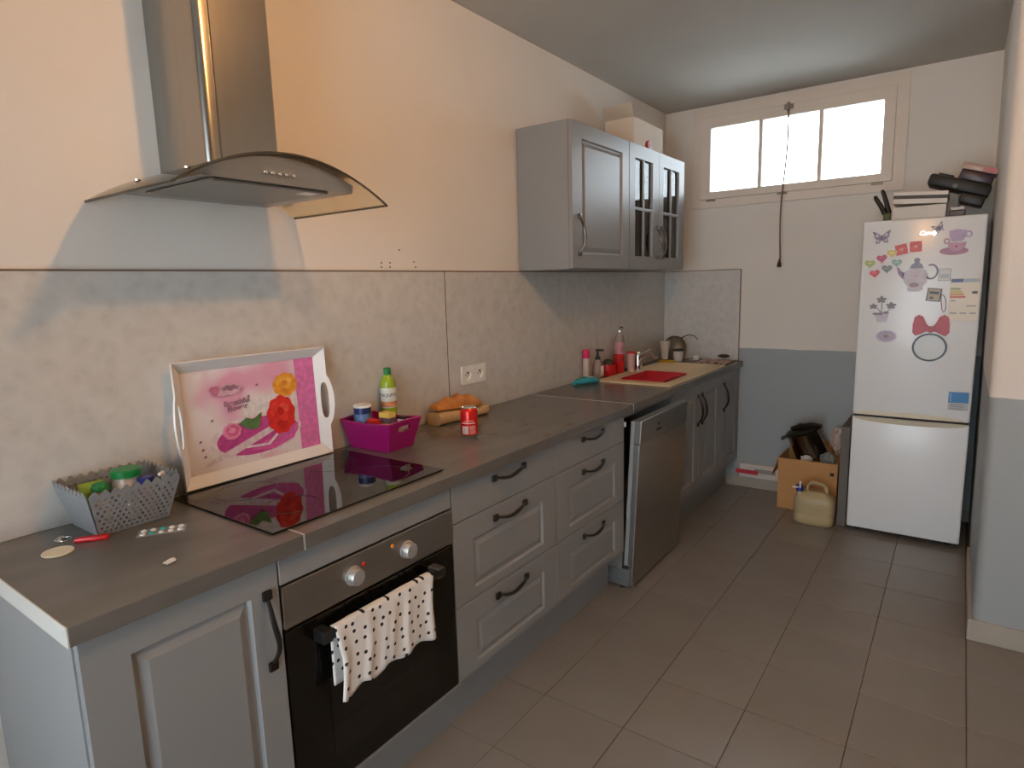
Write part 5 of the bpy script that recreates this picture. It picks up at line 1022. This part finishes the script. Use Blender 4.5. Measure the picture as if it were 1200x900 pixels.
obj('long_handle', tube(bmesh.new(), [hx(-0.05, -0.02, 0.215), hx(0.02, -0.05, 0.222), hx(0.085, -0.07, 0.218), hx(0.135, -0.085, 0.200)], [0.013, 0.016, 0.017, 0.014], 10), M_BLACK, g_, 50); obj('helper_handle', tube(bmesh.new(), [hx(-0.10, 0.0, 0.165), hx(-0.125, -0.01, 0.168), hx(-0.138, -0.012, 0.160)], 0.011, 8), M_BLACK, g_, 50); obj('valve_knob', lathe(bmesh.new(), hx(0, 0, 0.206), [(0.018, 0), (0.018, 0.018), (0.012, 0.024), (0.001, 0.024)], 18, ax), M_BLACK, g_, 40)
rnd = random.Random(21)
def crumple(c, r, m_, label, name, cat, seed):
    rn = random.Random(seed); b = bmesh.new(); bmesh.ops.create_icosphere(b, subdivisions=3, radius=1)
    for v in b.verts: k = 1+rn.uniform(-0.16, 0.16); v.co = Vector((v.co.x*r[0]*k, v.co.y*r[1]*k, v.co.z*r[2]*k))
    tag(obj(name, merge(bmesh.new(), b, Matrix.Translation(c)), m_, None), label, cat)
crumple((1.200, 3.968, 0.43), (0.034, 0.036, 0.085), mat('pinkish_film', (188, 168, 160), rough=0.3), 'crumpled pinkish plastic bag in the cardboard box', 'plastic_bag', 'bag', 2)
crumple((1.186, 3.772, 0.352), (0.044, 0.022, 0.040), mat('grey_film', (112, 116, 114), rough=0.3), 'crumpled grey plastic bag at the box edge', 'plastic_bag', 'bag', 4)
crumple((1.065, 3.768, 0.338), (0.034, 0.018, 0.022), mat('pale_paper', (178, 170, 162), rough=0.7), 'scrap of pale paper at the box edge below the pot', 'paper_scrap', 'paper', 6)
# jug
g_ = thing('water_jug', 'translucent beige plastic jug with a blue tap standing before the box', 'jug', (1.152, 3.56, 0.0))
def rrect(cx_, cy_, a, b, z, n=36, e=0.45): return [(cx_+a*math.copysign(abs(math.cos(t_))**e, math.cos(t_)), cy_+b*math.copysign(abs(math.sin(t_))**e, math.sin(t_)), z) for t_ in [2*math.pi*k/n for k in range(n)]]
secs = [rrect(1.152, 3.585, 0.112*s, 0.070*s2, z) for s, s2, z in ((0.88, 0.86, 0.001), (0.97, 0.96, 0.010), (1.0, 1.0, 0.03), (1.0, 1.0, 0.055), (0.975, 0.975, 0.062), (1.0, 1.0, 0.070), (1.0, 1.0, 0.135), (0.985, 0.98, 0.152), (0.90, 0.88, 0.172), (0.70, 0.66, 0.190), (0.50, 0.5, 0.200))]
M_JUG = mat('milky_jug', (196, 178, 138), rough=0.35, alpha=0.78, noise=0.05)
obj('jug_body', sweep(secs), M_JUG, g_, 50)
obj('carry_handle', tube(bmesh.new(), [(1.112, 3.585, 0.192), (1.115, 3.585, 0.232), (1.130, 3.585, 0.246), (1.195, 3.585, 0.242), (1.212, 3.585, 0.228), (1.218, 3.585, 0.185)], 0.010, 10), M_JUG, g_, 50)
p = on(937, 571, 'y', 3.55); obj('blue_cap', lathe(bmesh.new(), (p.x, 3.555, p.z-0.022), [(0.020, 0), (0.020, 0.034), (0.017, 0.038), (0.001, 0.038)], 20), mat('blue_cap', (28, 50, 140), rough=0.35), g_, 40); obj('cap_neck', cyl(bmesh.new(), (p.x, 3.555, p.z-0.062), (p.x, 3.555, p.z-0.0225), 0.024, 0.018), M_JUG, g_, 40)
obj('tap_lever', B(p.x+0.002, p.x+0.010, 3.53, 3.538, p.z+0.002, p.z+0.045, bev=0.002), M_WHITEP, g_); obj('tap_spout', tube(bmesh.new(), [(p.x-0.005, 3.536, p.z+0.004), (p.x-0.036, 3.53, p.z+0.004)], 0.005, 8), M_WHITEP, g_)
# board beside the fridge
tag(obj('leaning_board', B(1.272, 1.318, 3.605, 4.0, 0.0005, 0.60, bev=0.002), mat('dark_grey_board', (104, 100, 96), rough=0.6), None), 'dark grey board standing on edge between box and fridge', 'board')
# pipe casing and leaflets at the foot of the far wall
tag(obj('pipe_casing', B(0.585, 0.90, 4.03, L-0.0005, 0.079, 0.175, bev=0.004), mat('white_casing', (206, 198, 188), rough=0.5), None), 'white pipe casing on the skirting of the window wall', 'casing')
for k, (x0, x1, z0, rz, cc, lb) in enumerate(((0.565, 0.715, 0.118, 3, (186, 40, 56), 'red folded leaflet lying against the white pipe casing'), (0.600, 0.800, 0.096, -2, (206, 198, 192), 'white folded leaflet below the red one at the pipe casing'), (0.69, 0.83, 0.130, 4, (150, 142, 136), 'grey folded leaflet beside the red one at the pipe casing'))):
    tag(obj('leaflet', B(x0, x1, 4.012+0.004*k, 4.0155+0.004*k, z0-0.01, z0+0.018, mtx=Matrix.Rotation(math.radians(0), 4, 'X')), mat('leaflet_%d' % k, cc, rough=0.5), None), lb, 'leaflet')
